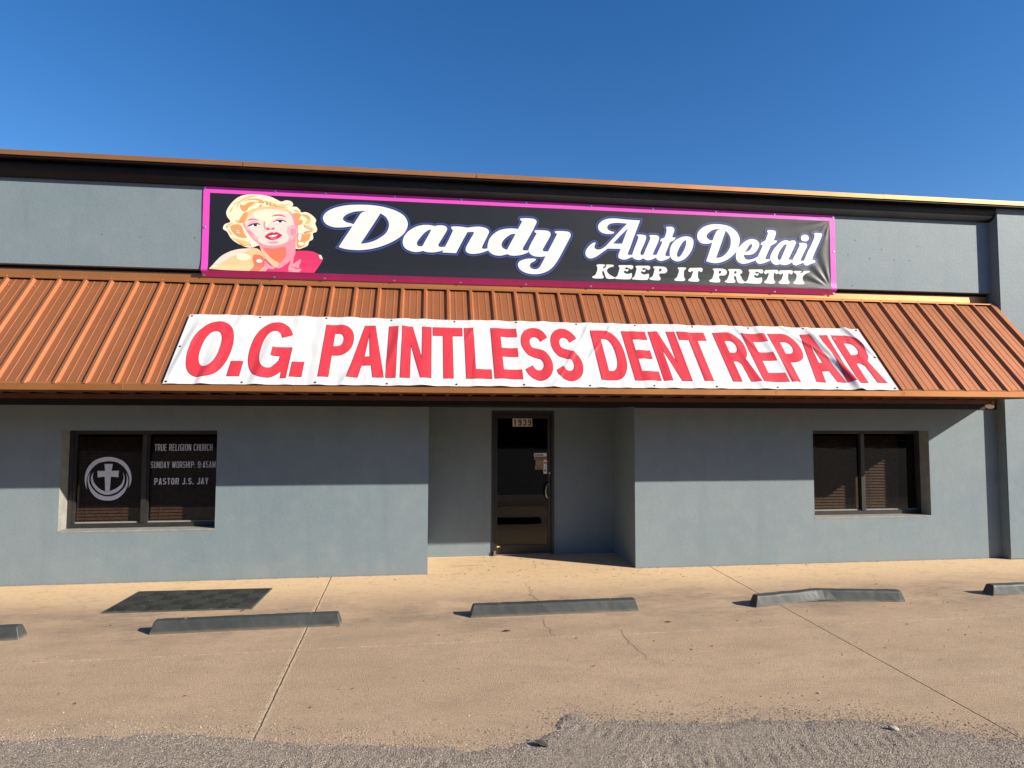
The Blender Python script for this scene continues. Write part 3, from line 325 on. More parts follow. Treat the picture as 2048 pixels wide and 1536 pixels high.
EMBLEM=[[(0.2074,0.4904,1),(0.1823,0.568),(0.177,0.6609),(0.2021,0.7641),(0.2761,0.8568),(0.3717,0.8999),(0.4492,0.9088),(0.5375,0.8969),(0.637,0.8495),(0.7087,0.7603),(0.7388,0.6559),(0.7347,0.5726),(0.7094,0.5074,1),(0.7163,0.5936),(0.7017,0.677),(0.6495,0.7712),(0.569,0.8342),(0.4902,0.8524),(0.4123,0.8508),(0.3258,0.8254),(0.2509,0.7534),(0.2104,0.671),(0.1989,0.5885)],[(0.2406,0.7172,1),(0.2115,0.64),(0.2194,0.5573),(0.2618,0.4537),(0.3421,0.3753),(0.4497,0.348),(0.5561,0.3621),(0.6417,0.4283),(0.6923,0.5211),(0.7009,0.6146),(0.6763,0.7033,1),(0.6842,0.6148),(0.6675,0.5318),(0.6113,0.4598),(0.5348,0.4141),(0.4478,0.4018),(0.3596,0.4267),(0.2897,0.4843),(0.2436,0.557),(0.2283,0.6295)],[(0.2764,0.7169,1),(0.2502,0.6396),(0.2677,0.5568),(0.3188,0.4839),(0.3883,0.4366),(0.4567,0.4223),(0.5339,0.44),(0.6008,0.4806),(0.6472,0.5528),(0.6571,0.6358),(0.6368,0.714,1),(0.6443,0.6359),(0.6224,0.5634),(0.5704,0.5121),(0.5034,0.4766),(0.4813,0.4686,1),(0.4552,0.4658),(0.426,0.4672,1),(0.3668,0.4937),(0.3064,0.5564),(0.2728,0.6291)],[(0.4057,0.8197,1),(0.5061,0.819,1),(0.4965,0.7287,1),(0.5853,0.7321,1),(0.5804,0.6469,1),(0.4894,0.655,1),(0.4813,0.4696,1),(0.4279,0.4682,1),(0.4154,0.6557,1),(0.3303,0.6471,1),(0.3244,0.73,1),(0.4167,0.7293,1)]]
# ---------------------------------------------------------------- outlines: smoothing, filling, grid cutting
def smooth_contour(pts, sub=4):
    """Catmull-Rom through the points; a third element marks a sharp corner"""
    n = len(pts); P = [Vector((p[0], p[1])) for p in pts]; c = [len(p) > 2 for p in pts]; out = []
    for i in range(n):
        j = (i+1) % n
        a, b = P[i], P[j]
        pa = a-(b-a) if c[i] else P[i-1]
        pb = b+(b-a) if c[j] else P[(j+1) % n]
        for k in range(sub):
            t = k/sub; t2, t3 = t*t, t*t*t
            out.append(0.5*((2*a)+(b-pa)*t+(2*pa-5*a+4*b-pb)*t2+(3*a-pa-3*b+pb)*t3))
    return out
def densify(c, d=.02):
    o = []
    for i, p in enumerate(c):
        q = c[(i+1) % len(c)]; k = max(1, int((q-p).length/d)); o += [p+(q-p)*j/k for j in range(k)]
    return o
def signed_area(p): return sum(p[i-1].x*p[i].y-p[i].x*p[i-1].y for i in range(len(p)))/2
def fill_tris(contours):
    tris = tessellate_polygon([[Vector((p.x*60, p.y*60, 0)) for p in c] for c in contours])
    flat = [p for c in contours for p in c]
    return flat, tris
def shape_mesh(mb, contours, z, surf=None, cell=0.0):
    """fill contours, cut on a square grid, and lay them z above the surface function"""
    flat, tris = fill_tris(contours)
    bm = bmesh.new(); vs_ = [bm.verts.new((p.x, p.y, 0)) for p in flat]
    for t in tris:
        try:
            f = bm.faces.new([vs_[i] for i in t]); f.normal_update()
            if f.normal.z < 0: f.normal_flip()
        except ValueError: pass
    if cell:
        for ax in (0, 1):
            lo = min((p.x, p.y)[ax] for p in flat); hi = max((p.x, p.y)[ax] for p in flat)
            k = math.floor(lo/cell)+1
            while k*cell < hi:
                co = [0, 0, 0]; no = [0, 0, 0]; co[ax] = k*cell; no[ax] = 1
                bmesh.ops.bisect_plane(bm, geom=bm.verts[:]+bm.edges[:]+bm.faces[:], plane_co=co, plane_no=no); k += 1
    for v in bm.verts: v.co.z = z+(surf(v.co.x, v.co.y) if surf else 0)
    mb.add(bm)
def ribbon(mb, contour, w0, w1, z, surf, outward):
    """a band running along a closed outline between offsets w0 and w1"""
    n = len(contour); base = len(mb.v); sg = 1 if (signed_area(contour) > 0) == outward else -1
    for i, p in enumerate(contour):
        t1 = (p-contour[i-1]); t2 = (contour[(i+1) % n]-p)
        t1 = t1.normalized() if t1.length > 1e-6 else t2.normalized(); t2 = t2.normalized() if t2.length > 1e-6 else t1
        n1 = Vector((t1.y, -t1.x)); n2 = Vector((t2.y, -t2.x)); m = n1+n2
        m = m/max(m.length_squared/2, .55) if m.length > .05 else n1
        for w in (w0, w1):
            q = p+m*w*sg; mb.v.append((q.x, q.y, z+surf(q.x, q.y)+i*1.5e-6))
    for i in range(n):
        j = (i+1) % n; a, b, c, d = base+2*i, base+2*j, base+2*j+1, base+2*i+1
        mb.f.append((a, b, c, d) if sg < 0 else (d, c, b, a)); mb.mi.append(0)
# ---------------------------------------------------------------- block capitals drawn as outlines
def sup(cx, cy, rx, ry, a0, a1, n=16, e=2.35):
    o = []
    for i in range(n+1):
        a = R(a0+(a1-a0)*i/n); c, s = math.cos(a), math.sin(a)
        o.append(Vector((cx+rx*math.copysign(abs(c)**(2/e), c), cy+ry*math.copysign(abs(s)**(2/e), s))))
    return o
V2 = lambda *a: [Vector(p) for p in a]
def stroke(pts, w):
    c = [p for p in smooth_contour([(p[0], p[1]) for p in pts], 6)][:6*(len(pts)-1)+1]
    # open path: resmooth with free ends
    P = [Vector(p) for p in pts]; c = []
    for i in range(len(P)-1):
        a, b = P[i], P[i+1]; pa = P[i-1] if i else a-(b-a); pb = P[i+2] if i+2 < len(P) else b+(b-a)
        for k in range(7 if i == len(P)-2 else 6):
            t = k/6; c.append(0.5*((2*a)+(b-pa)*t+(2*pa-5*a+4*b-pb)*t*t+(3*a-pa-3*b+pb)*t*t*t))
    L, Rr = [], []
    for i, p in enumerate(c):
        t = (c[min(i+1, len(c)-1)]-c[max(i-1, 0)]).normalized(); nn = Vector((-t.y, t.x))*w/2
        L.append(p+nn); Rr.append(p-nn)
    return L+Rr[::-1]
def glyph(ch, w, h, v, s, e=2.35):
    m = w/2
    if ch in 'S35' and w < .42*h:
        q = w/(.60*h); return [[Vector((p.x*q, p.y)) for p in c] for c in glyph(ch, .60*h, h, v/q*.9, s*1.05, e)]
    if ch == 'O': return [sup(m, h/2, m, h/2, 0, 354, 40, e), sup(m, h/2, m-v, h/2-s, 0, 354, 40, e)]
    if ch == 'D':
        r = w*.58
        return [V2((0, 0))+sup(w-r, h/2, r, h/2, -90, 90, 24, e)+V2((0, h)), V2((v, s))+sup(w-r, h/2, r-v, h/2-s, -90, 90, 24, e)+V2((v, h-s))]
    if ch in 'PR':
        b = .40*h; r = w*.55; hh = (h-b)/2
        hole = V2((v, b+s))+sup(w-r, b+hh, r-v, hh-s, -90, 90, 18, e)+V2((v, h-s))
        if ch == 'P': return [V2((0, 0), (v, 0), (v, b))+sup(w-r, b+hh, r, hh, -90, 90, 18, e)+V2((0, h)), hole]
        return [V2((0, 0), (v, 0), (v, b), (w*.48, b), (w*.60, b*.86), (w-v*1.12, 0), (w*1.02, 0), (w*.84, b*.93), (w*.80, b+s*.25))+sup(w-r, b+hh, r, hh, -62, 90, 18, e)+V2((0, h)), hole]
    if ch == 'A':
        a = v*.55; t = h*.22; k = (m-a)/h
        inn = lambda y: v*1.12+(m-v*1.02-v*.10)*(y/h)*1.0
        yt = t+s*.95
        return [V2((0, 0), (v*1.08, 0), (v*1.08+k*t*.92, t), (w-v*1.08-k*t*.92, t), (w-v*1.08, 0), (w, 0), (m+a, h), (m-a, h)),
                V2((v*1.08+k*yt*.94, yt), (w-v*1.08-k*yt*.94, yt), (m, h*.86))]
    if ch == 'I': return [V2((0, 0), (w, 0), (w, h), (0, h))]
    if ch == 'N': return [V2((0, 0), (v*.96, 0), (v*.96, h*.66), (w-v*1.08, 0), (w, 0), (w, h), (w-v*.96, h), (w-v*.96, h*.34), (v*1.08, h), (0, h))]
    if ch == 'T': return [V2((m-v/2, 0), (m+v/2, 0), (m+v/2, h-s), (w, h-s), (w, h), (0, h), (0, h-s), (m-v/2, h-s))]
    if ch == 'L': return [V2((0, 0), (w, 0), (w, s), (v, s), (v, h), (0, h))]
    if ch == 'E':
        return [V2((0, 0), (w, 0), (w, s), (v, s), (v, h/2-s*.42), (w*.93, h/2-s*.42), (w*.93, h/2+s*.55), (v, h/2+s*.55), (v, h-s), (w*.97, h-s), (w*.97, h), (0, h))]
    if ch == 'H': return [V2((0, 0), (v, 0), (v, h/2-s/2), (w-v, h/2-s/2), (w-v, 0), (w, 0), (w, h), (w-v, h), (w-v, h/2+s/2), (v, h/2+s/2), (v, h), (0, h))]
    if ch == 'U': return [V2((w, h), (w-v, h))+sup(m, h*.26, m-v, h*.26-s, 0, -180, 18, e)+V2((v, h), (0, h))+sup(m, h*.26, m, h*.26, 180, 360, 18, e)]
    if ch == 'J': return [V2((w, h), (w-v, h))+sup(m, h*.26, m-v, h*.26-s, 0, -170, 18, e)+sup(m, h*.26, m, h*.26, 190, 360, 18, e)]
    if ch == 'Y': return [V2((m-v/2, 0), (m+v/2, 0), (m+v/2, h*.4), (w, h), (w-v*1.08, h), (m, h*.58), (v*1.08, h), (0, h), (m-v/2, h*.4))]
    if ch == 'M': return [V2((0, 0), (v*.85, 0), (v*.85, h*.62), (m-v*.38, 0), (m+v*.38, 0), (w-v*.85, h*.62), (w-v*.85, 0), (w, 0), (w, h), (w-v*1.25, h), (m, h*.36), (v*1.25, h), (0, h))]
    if ch == 'W':
        return [V2((w*.15, 0), (w*.36, 0), (m, h*.60), (w*.64, 0), (w*.85, 0), (w, h), (w-v*.92, h), (w*.745, h*.36), (m+v*.42, h), (m-v*.42, h), (w*.255, h*.36), (v*.92, h), (0, h))]
    if ch == 'S':
        t = v*.52+s*.48; rx = m-t/2; ry = (h/2-t/2)/2; P = []
        for k in range(13):
            a = R(18+k*(240-18)/12); P.append((m+rx*math.cos(a), h/2+ry+ry*math.sin(a)))
        Q = [(w-x, h-y) for x, y in P][::-1]
        P[-1] = (P[-1][0], P[-1][1]); return [stroke(P+Q, t)]
    if ch == 'C': return [sup(m, h/2, m, h/2, 32, 328, 40, e)+sup(m, h/2, m-v, h/2-s, 326, 34, 40, e)]
    if ch == 'G':
        return [sup(m, h/2, m, h/2, 30, 300, 36, e)+V2((w-v*.55, h*.12), (w-v*.5, 0), (w, 0), (w, h*.535), (w*.54, h*.535), (w*.54, h*.535-s*.95), (w-v, h*.535-s*.95), (w-v*1.02, h*.30))+sup(m, h/2, m-v, h/2-s, 308, 38, 32, e)]
    if ch in '.:':
        d = [V2((0, 0), (w, 0), (w, s*1.15), (0, s*1.15))]
        return d if ch == '.' else d+[V2((0, h*.5), (w, h*.5), (w, h*.5+s*1.15), (0, h*.5+s*1.15))]
    if ch == '9':
        return [sup(m, h*.25, m, h*.25, 180, 360, 18, e)+sup(m, h*.70, m, h*.30, 0, 270, 30, e)+V2((w-v, h*.40))+sup(m, h*.25, m-v, h*.25-s, 0, -180, 18, e), sup(m, h*.70, m-v, h*.30-s, 0, 354, 30, e)]
    if ch == '1': return [V2((w*.36, 0), (w*.36+v, 0), (w*.36+v, h), (w*.42, h), (w*.32, h*.88), (w*.08, h*.83), (w*.08, h*.72), (w*.36, h*.75))]
    if ch == '4': return [V2((w*.52, 0), (w*.52+v, 0), (w*.52+v, h*.2), (w, h*.2), (w, h*.2+s), (w*.52+v, h*.2+s), (w*.52+v, h), (w*.44, h), (0, h*.2+s), (0, h*.2)), V2((v*.8, h*.2+s), (w*.52, h*.2+s), (w*.52, h*.72))]
    if ch == '5':
        t = (v+s)/2
        return [stroke([(t*.5, h*.28), (t*.6, h*.16), (m, t*.5), (w-t*.5, h*.30), (m, h*.60), (t*.8, h*.53)], t), V2((0, h*.46), (v, h*.50), (v, h-s), (w*.92, h-s), (w*.92, h), (0, h))]
    if ch == '3':
        t = (v+s)/2
        return [stroke([(t*.5, h*.72), (t*.7, h*.86), (m, h-t*.5), (w-t*.55, h*.76), (w*.66, h*.545), (w*.40, h*.525)], t), stroke([(w*.40, h*.5), (w*.66, h*.49), (w-t*.5, h*.27), (m, t*.5), (t*.7, h*.14), (t*.5, h*.28)], t)]
    return []
RELW = {'I': .42, 'M': 1.28, 'W': 1.45, '.': .40, ':': .40, ' ': .48, 'J': .85, 'L': .85, 'E': .88, 'T': .92, '1': .8}
def text_line(mb, txt, x0, x1, y0, y1, z, stem=.36, track=.26, e=3.0):
    """a line of condensed capitals fitted exactly between x0 and x1"""
    tot = sum(RELW.get(c, 1) for c in txt)+track*(len(txt)-1); u = (x1-x0)/tot; x = x0; h = y1-y0
    for i, c in enumerate(txt):
        w = RELW.get(c, 1)*u; v = u*stem
        if c == 'I': w = v
        if c in '.:': w = v*1.05
        for k, sh in enumerate(group_contours(glyph(c, w, h, v, v*.92, e))):
            shape_mesh(mb, [[Vector((x+p.x, y0+p.y)) for p in q] for q in sh], z+.00015*k)
        x += (RELW.get(c, 1)+track)*u
def group_contours(cs):
    """separate outlines from holes: a contour lying inside the first one is its hole"""
    if len(cs) < 2: return [cs] if cs else []
    bb = lambda c: (min(p.x for p in c), max(p.x for p in c), min(p.y for p in c), max(p.y for p in c))
    out = []
    for c in cs:
        b = bb(c)
        for g in out:
            a = bb(g[0])
            if a[0] < b[0] and a[1] > b[1] and a[2] < b[2] and a[3] > b[3]: g.append(c); break
        else: out.append([c])
    return out

# ================================================================ THE SETTING
def sheet(name, x0, x1, y0, y1, z, mat):
    b = MB(); b.face([(x0, y0, z), (x1, y0, z), (x1, y1, z), (x0, y1, z)]); return tag(b.build(name, mat), kind='structure')
sheet('asphalt_ground', -1500, 1500, -1500, 1500, -.09, M['asphalt'])
# concrete apron: a slab whose outer edge is broken and ragged
EDGE = [(-2.72,-4.10),(-2.55,-4.08),(-2.33,-4.10),(-1.95,-4.12),(-1.81,-4.10),(-1.38,-4.15),(-1.08,-4.26),(-1.00,-4.30),(-0.89,-4.36),(-0.67,-4.39),(-0.48,-4.40),(-0.00,-4.49),(0.31,-4.59),(0.51,-4.55),(0.65,-4.49),(0.77,-4.42),(0.88,-4.32),(0.92,-4.21),(1.00,-4.14),(1.07,-4.18),(1.13,-4.29),(1.37,-4.34),(1.78,-4.38),(1.87,-4.42),(2.24,-4.40),(2.57,-4.47),(2.86,-4.50),(3.17,-4.58),(3.35,-4.69),(3.60,-4.82),(3.85,-4.92)]
def edge_y(x):
    if x <= EDGE[0][0]: return EDGE[0][1]+.06*noise.noise(Vector((x*1.7, 3, 0)))*min(1, (EDGE[0][0]-x))
    if x >= EDGE[-1][0]: return EDGE[-1][1]-.25*min(2, x-EDGE[-1][0])+.08*noise.noise(Vector((x*1.7, 5, 0)))*min(1, x-EDGE[-1][0])
    for (a, b), (c, d) in zip(EDGE, EDGE[1:]):
        if a <= x <= c: return b+(d-b)*(x-a)/(c-a)
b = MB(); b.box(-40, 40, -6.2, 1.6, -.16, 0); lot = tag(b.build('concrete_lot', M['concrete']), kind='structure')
def crack(pts, w, seed):
    rnd = random.Random(seed); P = []
    for (x0, y0), (x1, y1) in zip(pts, pts[1:]):
        k = max(3, int(math.hypot(x1-x0, y1-y0)/.05))
        for i in range(k): P.append((x0+(x1-x0)*i/k+rnd.uniform(-.026, .026), y0+(y1-y0)*i/k+rnd.uniform(-.01, .01)))
    P.append(pts[-1]); mb = MB()
    for i, ((x0, y0), (x1, y1)) in enumerate(zip(P, P[1:])):
        wa = w*(.35+.65*math.sin(math.pi*min(1, (i+.3)/len(P)))); d = Vector((x1-x0, y1-y0)).normalized(); nx, ny = -d.y*wa/2, d.x*wa/2
        mb.face([(x0+nx, y0+ny, .0024), (x0-nx, y0-ny, .0024), (x1-nx, y1-ny, .0024), (x1+nx, y1+ny, .0024)])
    mb.build('crack', M['crack'], lot)
crack([(1.22,-.55), (1.25,-1.0), (1.22,-1.15), (1.27,-1.41), (1.19,-1.64), (1.22,-1.9)], .006, 1)
crack([(1.19,-2.02), (1.17,-2.33), (1.21,-2.62)], .0045, 2)
crack([(1.89,-2.27), (1.86,-2.61), (1.85,-2.96), (1.90,-3.33), (1.98,-3.5)], .0048, 3)
crack([(.35,.42), (.5,.40), (.62,.42), (.78,.44)], .012, 4)
# loose gravel at the lot edge
def gz(x, y):
    d = edge_y(x)-y+.06*noise.noise(Vector((x*9, y*9, 0)))+.05*noise.noise(Vector((x*31, y*31, 2)))
    k = max(0., min(1., (d+.03)/.24)); z = -.012+.024*k*k*(3-2*k)
    berm = math.exp(-((d-.16)/.13)**2)*.010
    z += .2*berm*(1+noise.noise(Vector((x*2, y*2, 7))))+.006*noise.noise(Vector((x*5, y*5, 1)))*k+.004*noise.noise(Vector((x*16, y*16, 4)))*k
    # tyre tread prints
    for (ax, ay, bx, by, w) in ((-1.9, -4.62, .1, -4.86, .10), (1.2, -5.02, 3.2, -4.86, .12), (.9, -4.45, 1.6, -4.75, .09)):
        L = math.hypot(bx-ax, by-ay); t = ((x-ax)*(bx-ax)+(y-ay)*(by-ay))/L; q = ((x-ax)*(by-ay)-(y-ay)*(bx-ax))/L
        if 0 < t < L and abs(q) < w: z -= .009*k*(.5+.5*math.sin(t*2*math.pi/.085+q*18))*(1-(q/w)**2)
    if y < -6.4: z -= (-6.4-y)*.09
    return z
mb = MB()
xs = [-12+.25*i for i in range(36)]+[-3.0+.022*i for i in range(325)]+[4.15+.25*i for i in range(40)]
ys = [-7.4+.2*i for i in range(10)]+[-5.4+.022*i for i in range(66)]
n0 = len(xs)
for y in ys: mb.v += [(x, y, gz(x, y)) for x in xs]
for j in range(len(ys)-1):
    for i in range(n0-1): mb.f.append((j*n0+i, j*n0+i+1, (j+1)*n0+i+1, (j+1)*n0+i)); mb.mi.append(0)
tag(mb.build('gravel_bed', M['gravel'], smooth=True), kind='structure')
def stones(name, count, fx, mat, rng, seed):
    rnd = random.Random(seed); mb = MB()
    bm = bmesh.new(); bmesh.ops.create_icosphere(bm, subdivisions=1, radius=1); bv = [v.co.copy() for v in bm.verts]; bf = [tuple(v.index for v in f.verts) for f in bm.faces]; bm.free()
    for _ in range(count):
        x, y, z = fx(rnd); r = rng[0]+(rng[1]-rng[0])*rnd.random()**3; a = rnd.random()*6.28; c, s = math.cos(a), math.sin(a); n = len(mb.v)
        sx, sy, sz = r*rnd.uniform(.7, 1.4), r*rnd.uniform(.6, 1.1), r*rnd.uniform(.45, .85)
        for q in bv:
            u, v, w = q.x*sx*rnd.uniform(.8, 1.15), q.y*sy*rnd.uniform(.8, 1.15), q.z*sz*rnd.uniform(.8, 1.1)
            mb.v.append((x+u*c-v*s, y+u*s+v*c, z+w+sz*.25))
        mb.f += [tuple(n+i for i in f) for f in bf]; mb.mi += [0]*len(bf)
    return mb.build(name, mat)
def on_gravel(r):
    x = r.uniform(-3.2, 4.6); e = edge_y(x)
    y = e-r.gauss(.05, .10) if r.random() < .5 else e-r.random()*1.1
    return x, y, max(gz(x, y), 0.)
tag(stones('gravel', 24000, on_gravel, M['stone_mix'], (.0022, .0066), 3), 'loose grey gravel scattered along the broken edge of the concrete', 'gravel', kind='stuff')
def on_slab(r):
    x = r.uniform(-4.5, 7); q = r.random()
    y = edge_y(x)+abs(r.gauss(0, .16)) if q < .74 else (-.02-abs(r.gauss(0, .04)) if q < .78 else r.uniform(-4.2, -.1))
    if y > 0: y = -.2
    if r.random() < .025: x, y = r.gauss(4.5, .16), r.gauss(-1.90, .03)
    return x, y, .001
tag(stones('grit', 2600, on_slab, M['stone_mix'], (.002, .0075), 5), 'small loose grit and pebbles lying on the tan concrete', 'grit', kind='stuff')

# ================================================================ THE BUILDING
BLD = empty('storefront_building')
tag(BLD, 'blue grey stucco storefront with a dark recessed glass door and black cornice', 'building')
def wall_panel(mb, x0, x1, z0, z1, y, holes, step=.6):
    """front face with rectangular openings, split into a regular set of quads"""
    X = sorted({x0, x1, *[h[0] for h in holes], *[h[1] for h in holes]}); Z = sorted({z0, z1, *[h[2] for h in holes], *[h[3] for h in holes]})
    for a, c in zip(X, X[1:]):
        for d, e in zip(Z, Z[1:]):
            if any(h[0] <= a and c <= h[1] and h[2] <= d and e <= h[3] for h in holes): continue
            mb.face([(a, y, d), (c, y, d), (c, y, e), (a, y, e)])
XL, XR, XP, RD = .009, 2.875, 8.572, 1.05
LWIN = (-4.56, -2.70, .648, 1.903); RWIN = (5.562, 7.422, .648, 1.903)
ZB0, ZB1 = 2.222, 2.306                    # black band under the awning
b = MB()
wall_panel(b, -14, XL, 0, ZB0, 0, [LWIN]); b.face([(XL, 0, 0), (XL, RD, 0), (XL, RD, 2.245), (XL, 0, 2.245)]); b.build('wall', M['stucco'], BLD)
b = MB(); wall_panel(b, XR, XP, 0, ZB0, 0, [RWIN]); b.face([(XR, RD, 0), (XR, 0, 0), (XR, 0, 2.245), (XR, RD, 2.245)]); b.build('wall', M['stucco'], BLD)
b = MB(); wall_panel(b, XL, XR, 0, 2.245, RD, [(.965, 1.932, 0, 2.187)]); b.build('recess_wall', M['stucco'], BLD)
b = MB()                                    # upper wall, a stucco layer standing proud of the strip behind the flashing
b.face([(-14, 0, 4.008), (XP, 0, 4.008), (XP, 0, 5.32), (-14, 0, 5.32)]); b.face([(-14, 0, 4.008), (-14, .092, 4.008), (XP, .092, 4.008), (XP, 0, 4.008)])
b.build('upper_wall', M['stucco'], BLD)
b = MB(); b.box(-14, XP, .092, .13, 2.40, 4.06); b.build('backing_strip', M['black'], BLD)
b = MB(); b.box(-14, XL, -.012, .02, ZB0, 2.42); b.box(XR, XP, -.012, .02, ZB0, 2.42); b.box(XL, XR, -.010, .03, 2.238, 2.42)
b.face([(XL, .03, 2.240), (XL, RD+.01, 2.240), (XR, RD+.01, 2.240), (XR, .03, 2.240)])
b.build('header_band', M['black'], BLD)
b = MB(); b.box(XP, 11.6, -.139, .6, 0, 5.30, .012); b.build('pillar', M['stucco'], BLD)
b = MB(); b.box(11.6, 26, 0, .3, 0, 5.31); b.build('wall', M['stucco'], BLD)
prof = [(-.131, 5.305), (-.131, 5.24)]+[(-.131*math.cos(R(a)), 5.24-.131*math.sin(R(a))) for a in range(6, 91, 6)]+[(.01, 5.105), (.01, 5.305)]
b = MB(); b.extrude_x(prof, -14, XP-.002); co = b.build('cornice', M['black'], BLD, smooth=False)
for p in co.data.polygons: p.use_smooth = len(p.vertices) == 4
b = MB()                                    # metal roof edge in lengths lapped every three metres
for k, x0 in enumerate([-14, -11.4, -8.4, -5.42, -2.4, .62, 3.62, 6.62, 9.62, 12.6, 15.6]):
    o = .0012*(k % 2); b.extrude_x([(-.25-o, 5.312), (-.25-o, 5.372+o), (-.20, 5.392+o), (.4, 5.40), (.4, 5.33), (-.20, 5.318), (-.235, 5.318)], x0, x0+3.01 if k else x0+2.6)
b.build('roof_edge', M['trim'], BLD)
b = MB(); b.extrude_x([(-.235, 5.290), (-.235, 5.316), (.35, 5.318), (.35, 5.300), (-.215, 5.300), (-.215, 5.290)], -14, 26); b.build('soffit', M['black'], BLD)
b = MB(); b.box(-14, 26, .4, 16, 5.30, 5.36); b.build('roof', M['rooftop'], BLD)
for q in ((-14, -13.8, .13, 16), (25.8, 26, .31, 16), (-13.8, 25.8, 15.8, 16)):
    b = MB(); b.box(*q, 0, 5.29); b.build('rear_wall', M['stucco'], BLD)
b = MB()                                    # dark rooms behind the windows and the door
for (x0, x1, y0) in ((-5.2, -2.0, .42), (4.9, 8.1, .42)):
    b = MB()
    b.box(x0, x1, 3.2, 3.3, 0, 2.5)
    b.face([(x0, y0, 0), (x0, 3.2, 0), (x0, 3.2, 2.4), (x0, y0, 2.4)]); b.face([(x1, y0, 0), (x1, 3.2, 0), (x1, 3.2, 2.4), (x1, y0, 2.4)])
    b.face([(x0, .3, 2.4), (x1, .3, 2.4), (x1, 3.2, 2.4), (x0, 3.2, 2.4)])
    b.build('back_room', M['dark'], BLD)
b = MB(); y0 = RD+.16
b.face([(-.6, 6, 0), (3.6, 6, 0), (3.6, 6, 2.6), (-.6, 6, 2.6)]); b.face([(-.6, y0, 0), (-.6, 6, 0), (-.6, 6, 2.6), (-.6, y0, 2.6)]); b.face([(3.6, y0, 0), (3.6, 6, 0), (3.6, 6, 2.6), (3.6, y0, 2.6)]); b.face([(-.6, y0, 2.5), (3.6, y0, 2.5), (3.6, 6, 2.5), (-.6, 6, 2.5)])
b.face([(-.6, y0, .003), (3.6, y0, .003), (3.6, 6, .003), (-.6, 6, .003)])
b.face([(-.6, y0-.12, 0), (.965, y0-.12, 0), (.965, y0-.12, 2.5), (-.6, y0-.12, 2.5)]); b.face([(1.932, y0-.12, 0), (3.6, y0-.12, 0), (3.6, y0-.12, 2.5), (1.932, y0-.12, 2.5)])
b.build('entry_room', M['room'], BLD)

# ---- windows: frame mesh with liner, mullion, panes, lettering as pieces of it
GD = .19
def make_window(w):
    x0, x1, z0, z1 = w; W_, H_ = x1-x0, z1-z0
    b = MB(); f = .052
    b.box(0, W_, 0, H_*0+f+.012, 0, .06) if False else None
    # local frame: x along the wall, y up, z outward
    b.box(0, f, 0, H_, -.075, 0, .004); b.box(W_-f, W_, 0, H_, -.075, 0, .004); b.box(f+.0005, W_-f-.0005, 0, .062, -.075, -.002, .004); b.box(f+.0005, W_-f-.0005, H_-f, H_, -.075, -.002, .004)
    o = b.build('window', M['bronze_b']); o.parent = BLD; o.location = (x0, GD, z0); o.rotation_euler = (R(90), 0, 0)
    b = MB(); d = GD
    b.face([(0, 0, d), (0, 0, -.02), (0, H_, -.02), (0, H_, d)]); b.face([(W_, 0, -.02), (W_, 0, d), (W_, H_, d), (W_, H_, -.02)])
    b.face([(0, H_, d), (0, H_, -.02), (W_, H_, -.02), (W_, H_, d)])
    b.build('reveal', M['liner'], o)
    b = MB(); b.box(.001, W_-.001, -.02, .004, -.02, d+.004, .003); b.build('sill', M['liner'], o)
    b = MB(); b.box(W_/2-.05, W_/2+.012, .0625, H_-f-.0005, -.05, .006, .004); b.build('mullion', M['bronze_b'], o)
    b = MB(); b.box(W_/2+.0125, W_/2+.031, .0625, H_-f-.0005, -.062, -.012, .003); b.build('sash_stile', M['bronze_b'], o)
    b = MB(); b.box(f+.001, f+.030, .0625, H_-f-.0005, -.062, -.012, .003); b.build('sash_stile', M['bronze_b'], o)
    for a, c in ((f+.031, W_/2-.051), (W_/2+.032, W_-f-.001)):
        b = MB(); b.box(a, c, .0625, .078, -.07, -.028); b.build('track', M['liner'], o)
    for a, c in ((f+.031, W_/2-.051), (W_/2+.032, W_-f-.001)):
        b = MB(); b.face([(a, .078, -.045), (c, .078, -.045), (c, H_-f, -.045), (a, H_-f, -.045)]); b.build('pane', M['glass'], o)
    return o
wl = make_window(LWIN); wr = make_window(RWIN)
wl['label'] = 'window with white church lettering and a cross emblem'; wr['label'] = 'plain window without lettering'
b = MB(); ZD = -.0435
for s_, (a0, a1, c0, c1) in (('TRUE RELIGION CHURCH', (1.012, 1.732, .986, 1.074)), ('SUNDAY WORSHIP: 9:45AM', (.970, 1.776, .762, .846)), ('PASTOR J.S. JAY', (1.021, 1.692, .546, .630))):
    b = MB(); text_line(b, s_, a0, a1, c0, c1, ZD, stem=.31 if s_[0] == 'P' else .26); b.build('lettering', M['decal'], wl)
b = MB()
for k, c in enumerate(EMBLEM): shape_mesh(b, [smooth_contour(c, 4)], ZD+.0002*k)
b.build('emblem', M['decal'], wl)

# ---- door
b = MB(); dx0, dx1, dz1 = .965, 1.932, 2.187; yb = RD+.02
b.box(dx0+.046, dx0+.092, yb, yb+.045, .02, dz1-.052, .003); b.box(dx1-.098, dx1-.048, yb, yb+.045, .02, dz1-.052, .003)
b.box(dx0+.0925, dx1-.0985, yb+.001, yb+.044, .02, .150, .003); b.box(dx0+.0925, dx1-.0985, yb+.001, yb+.044, dz1-.115, dz1-.052, .003)
door = b.build('door', M['bronze'], BLD)
b = MB(); b.box(dx0, dx0+.042, RD-.012, RD+.10, 0, dz1, .003); b.box(dx1-.044, dx1, RD-.012, RD+.10, 0, dz1, .003); b.box(dx0+.0425, dx1-.0445, RD-.010, RD+.10, dz1-.046, dz1, .003); b.build('door_frame', M['bronze'], door)
gy = yb+.022
b = MB(); b.face([(dx0+.0925, gy, .150), (dx1-.0985, gy, .150), (dx1-.0985, gy, dz1-.115), (dx0+.0925, gy, dz1-.115)]); b.build('pane', M['doorglass'], door)
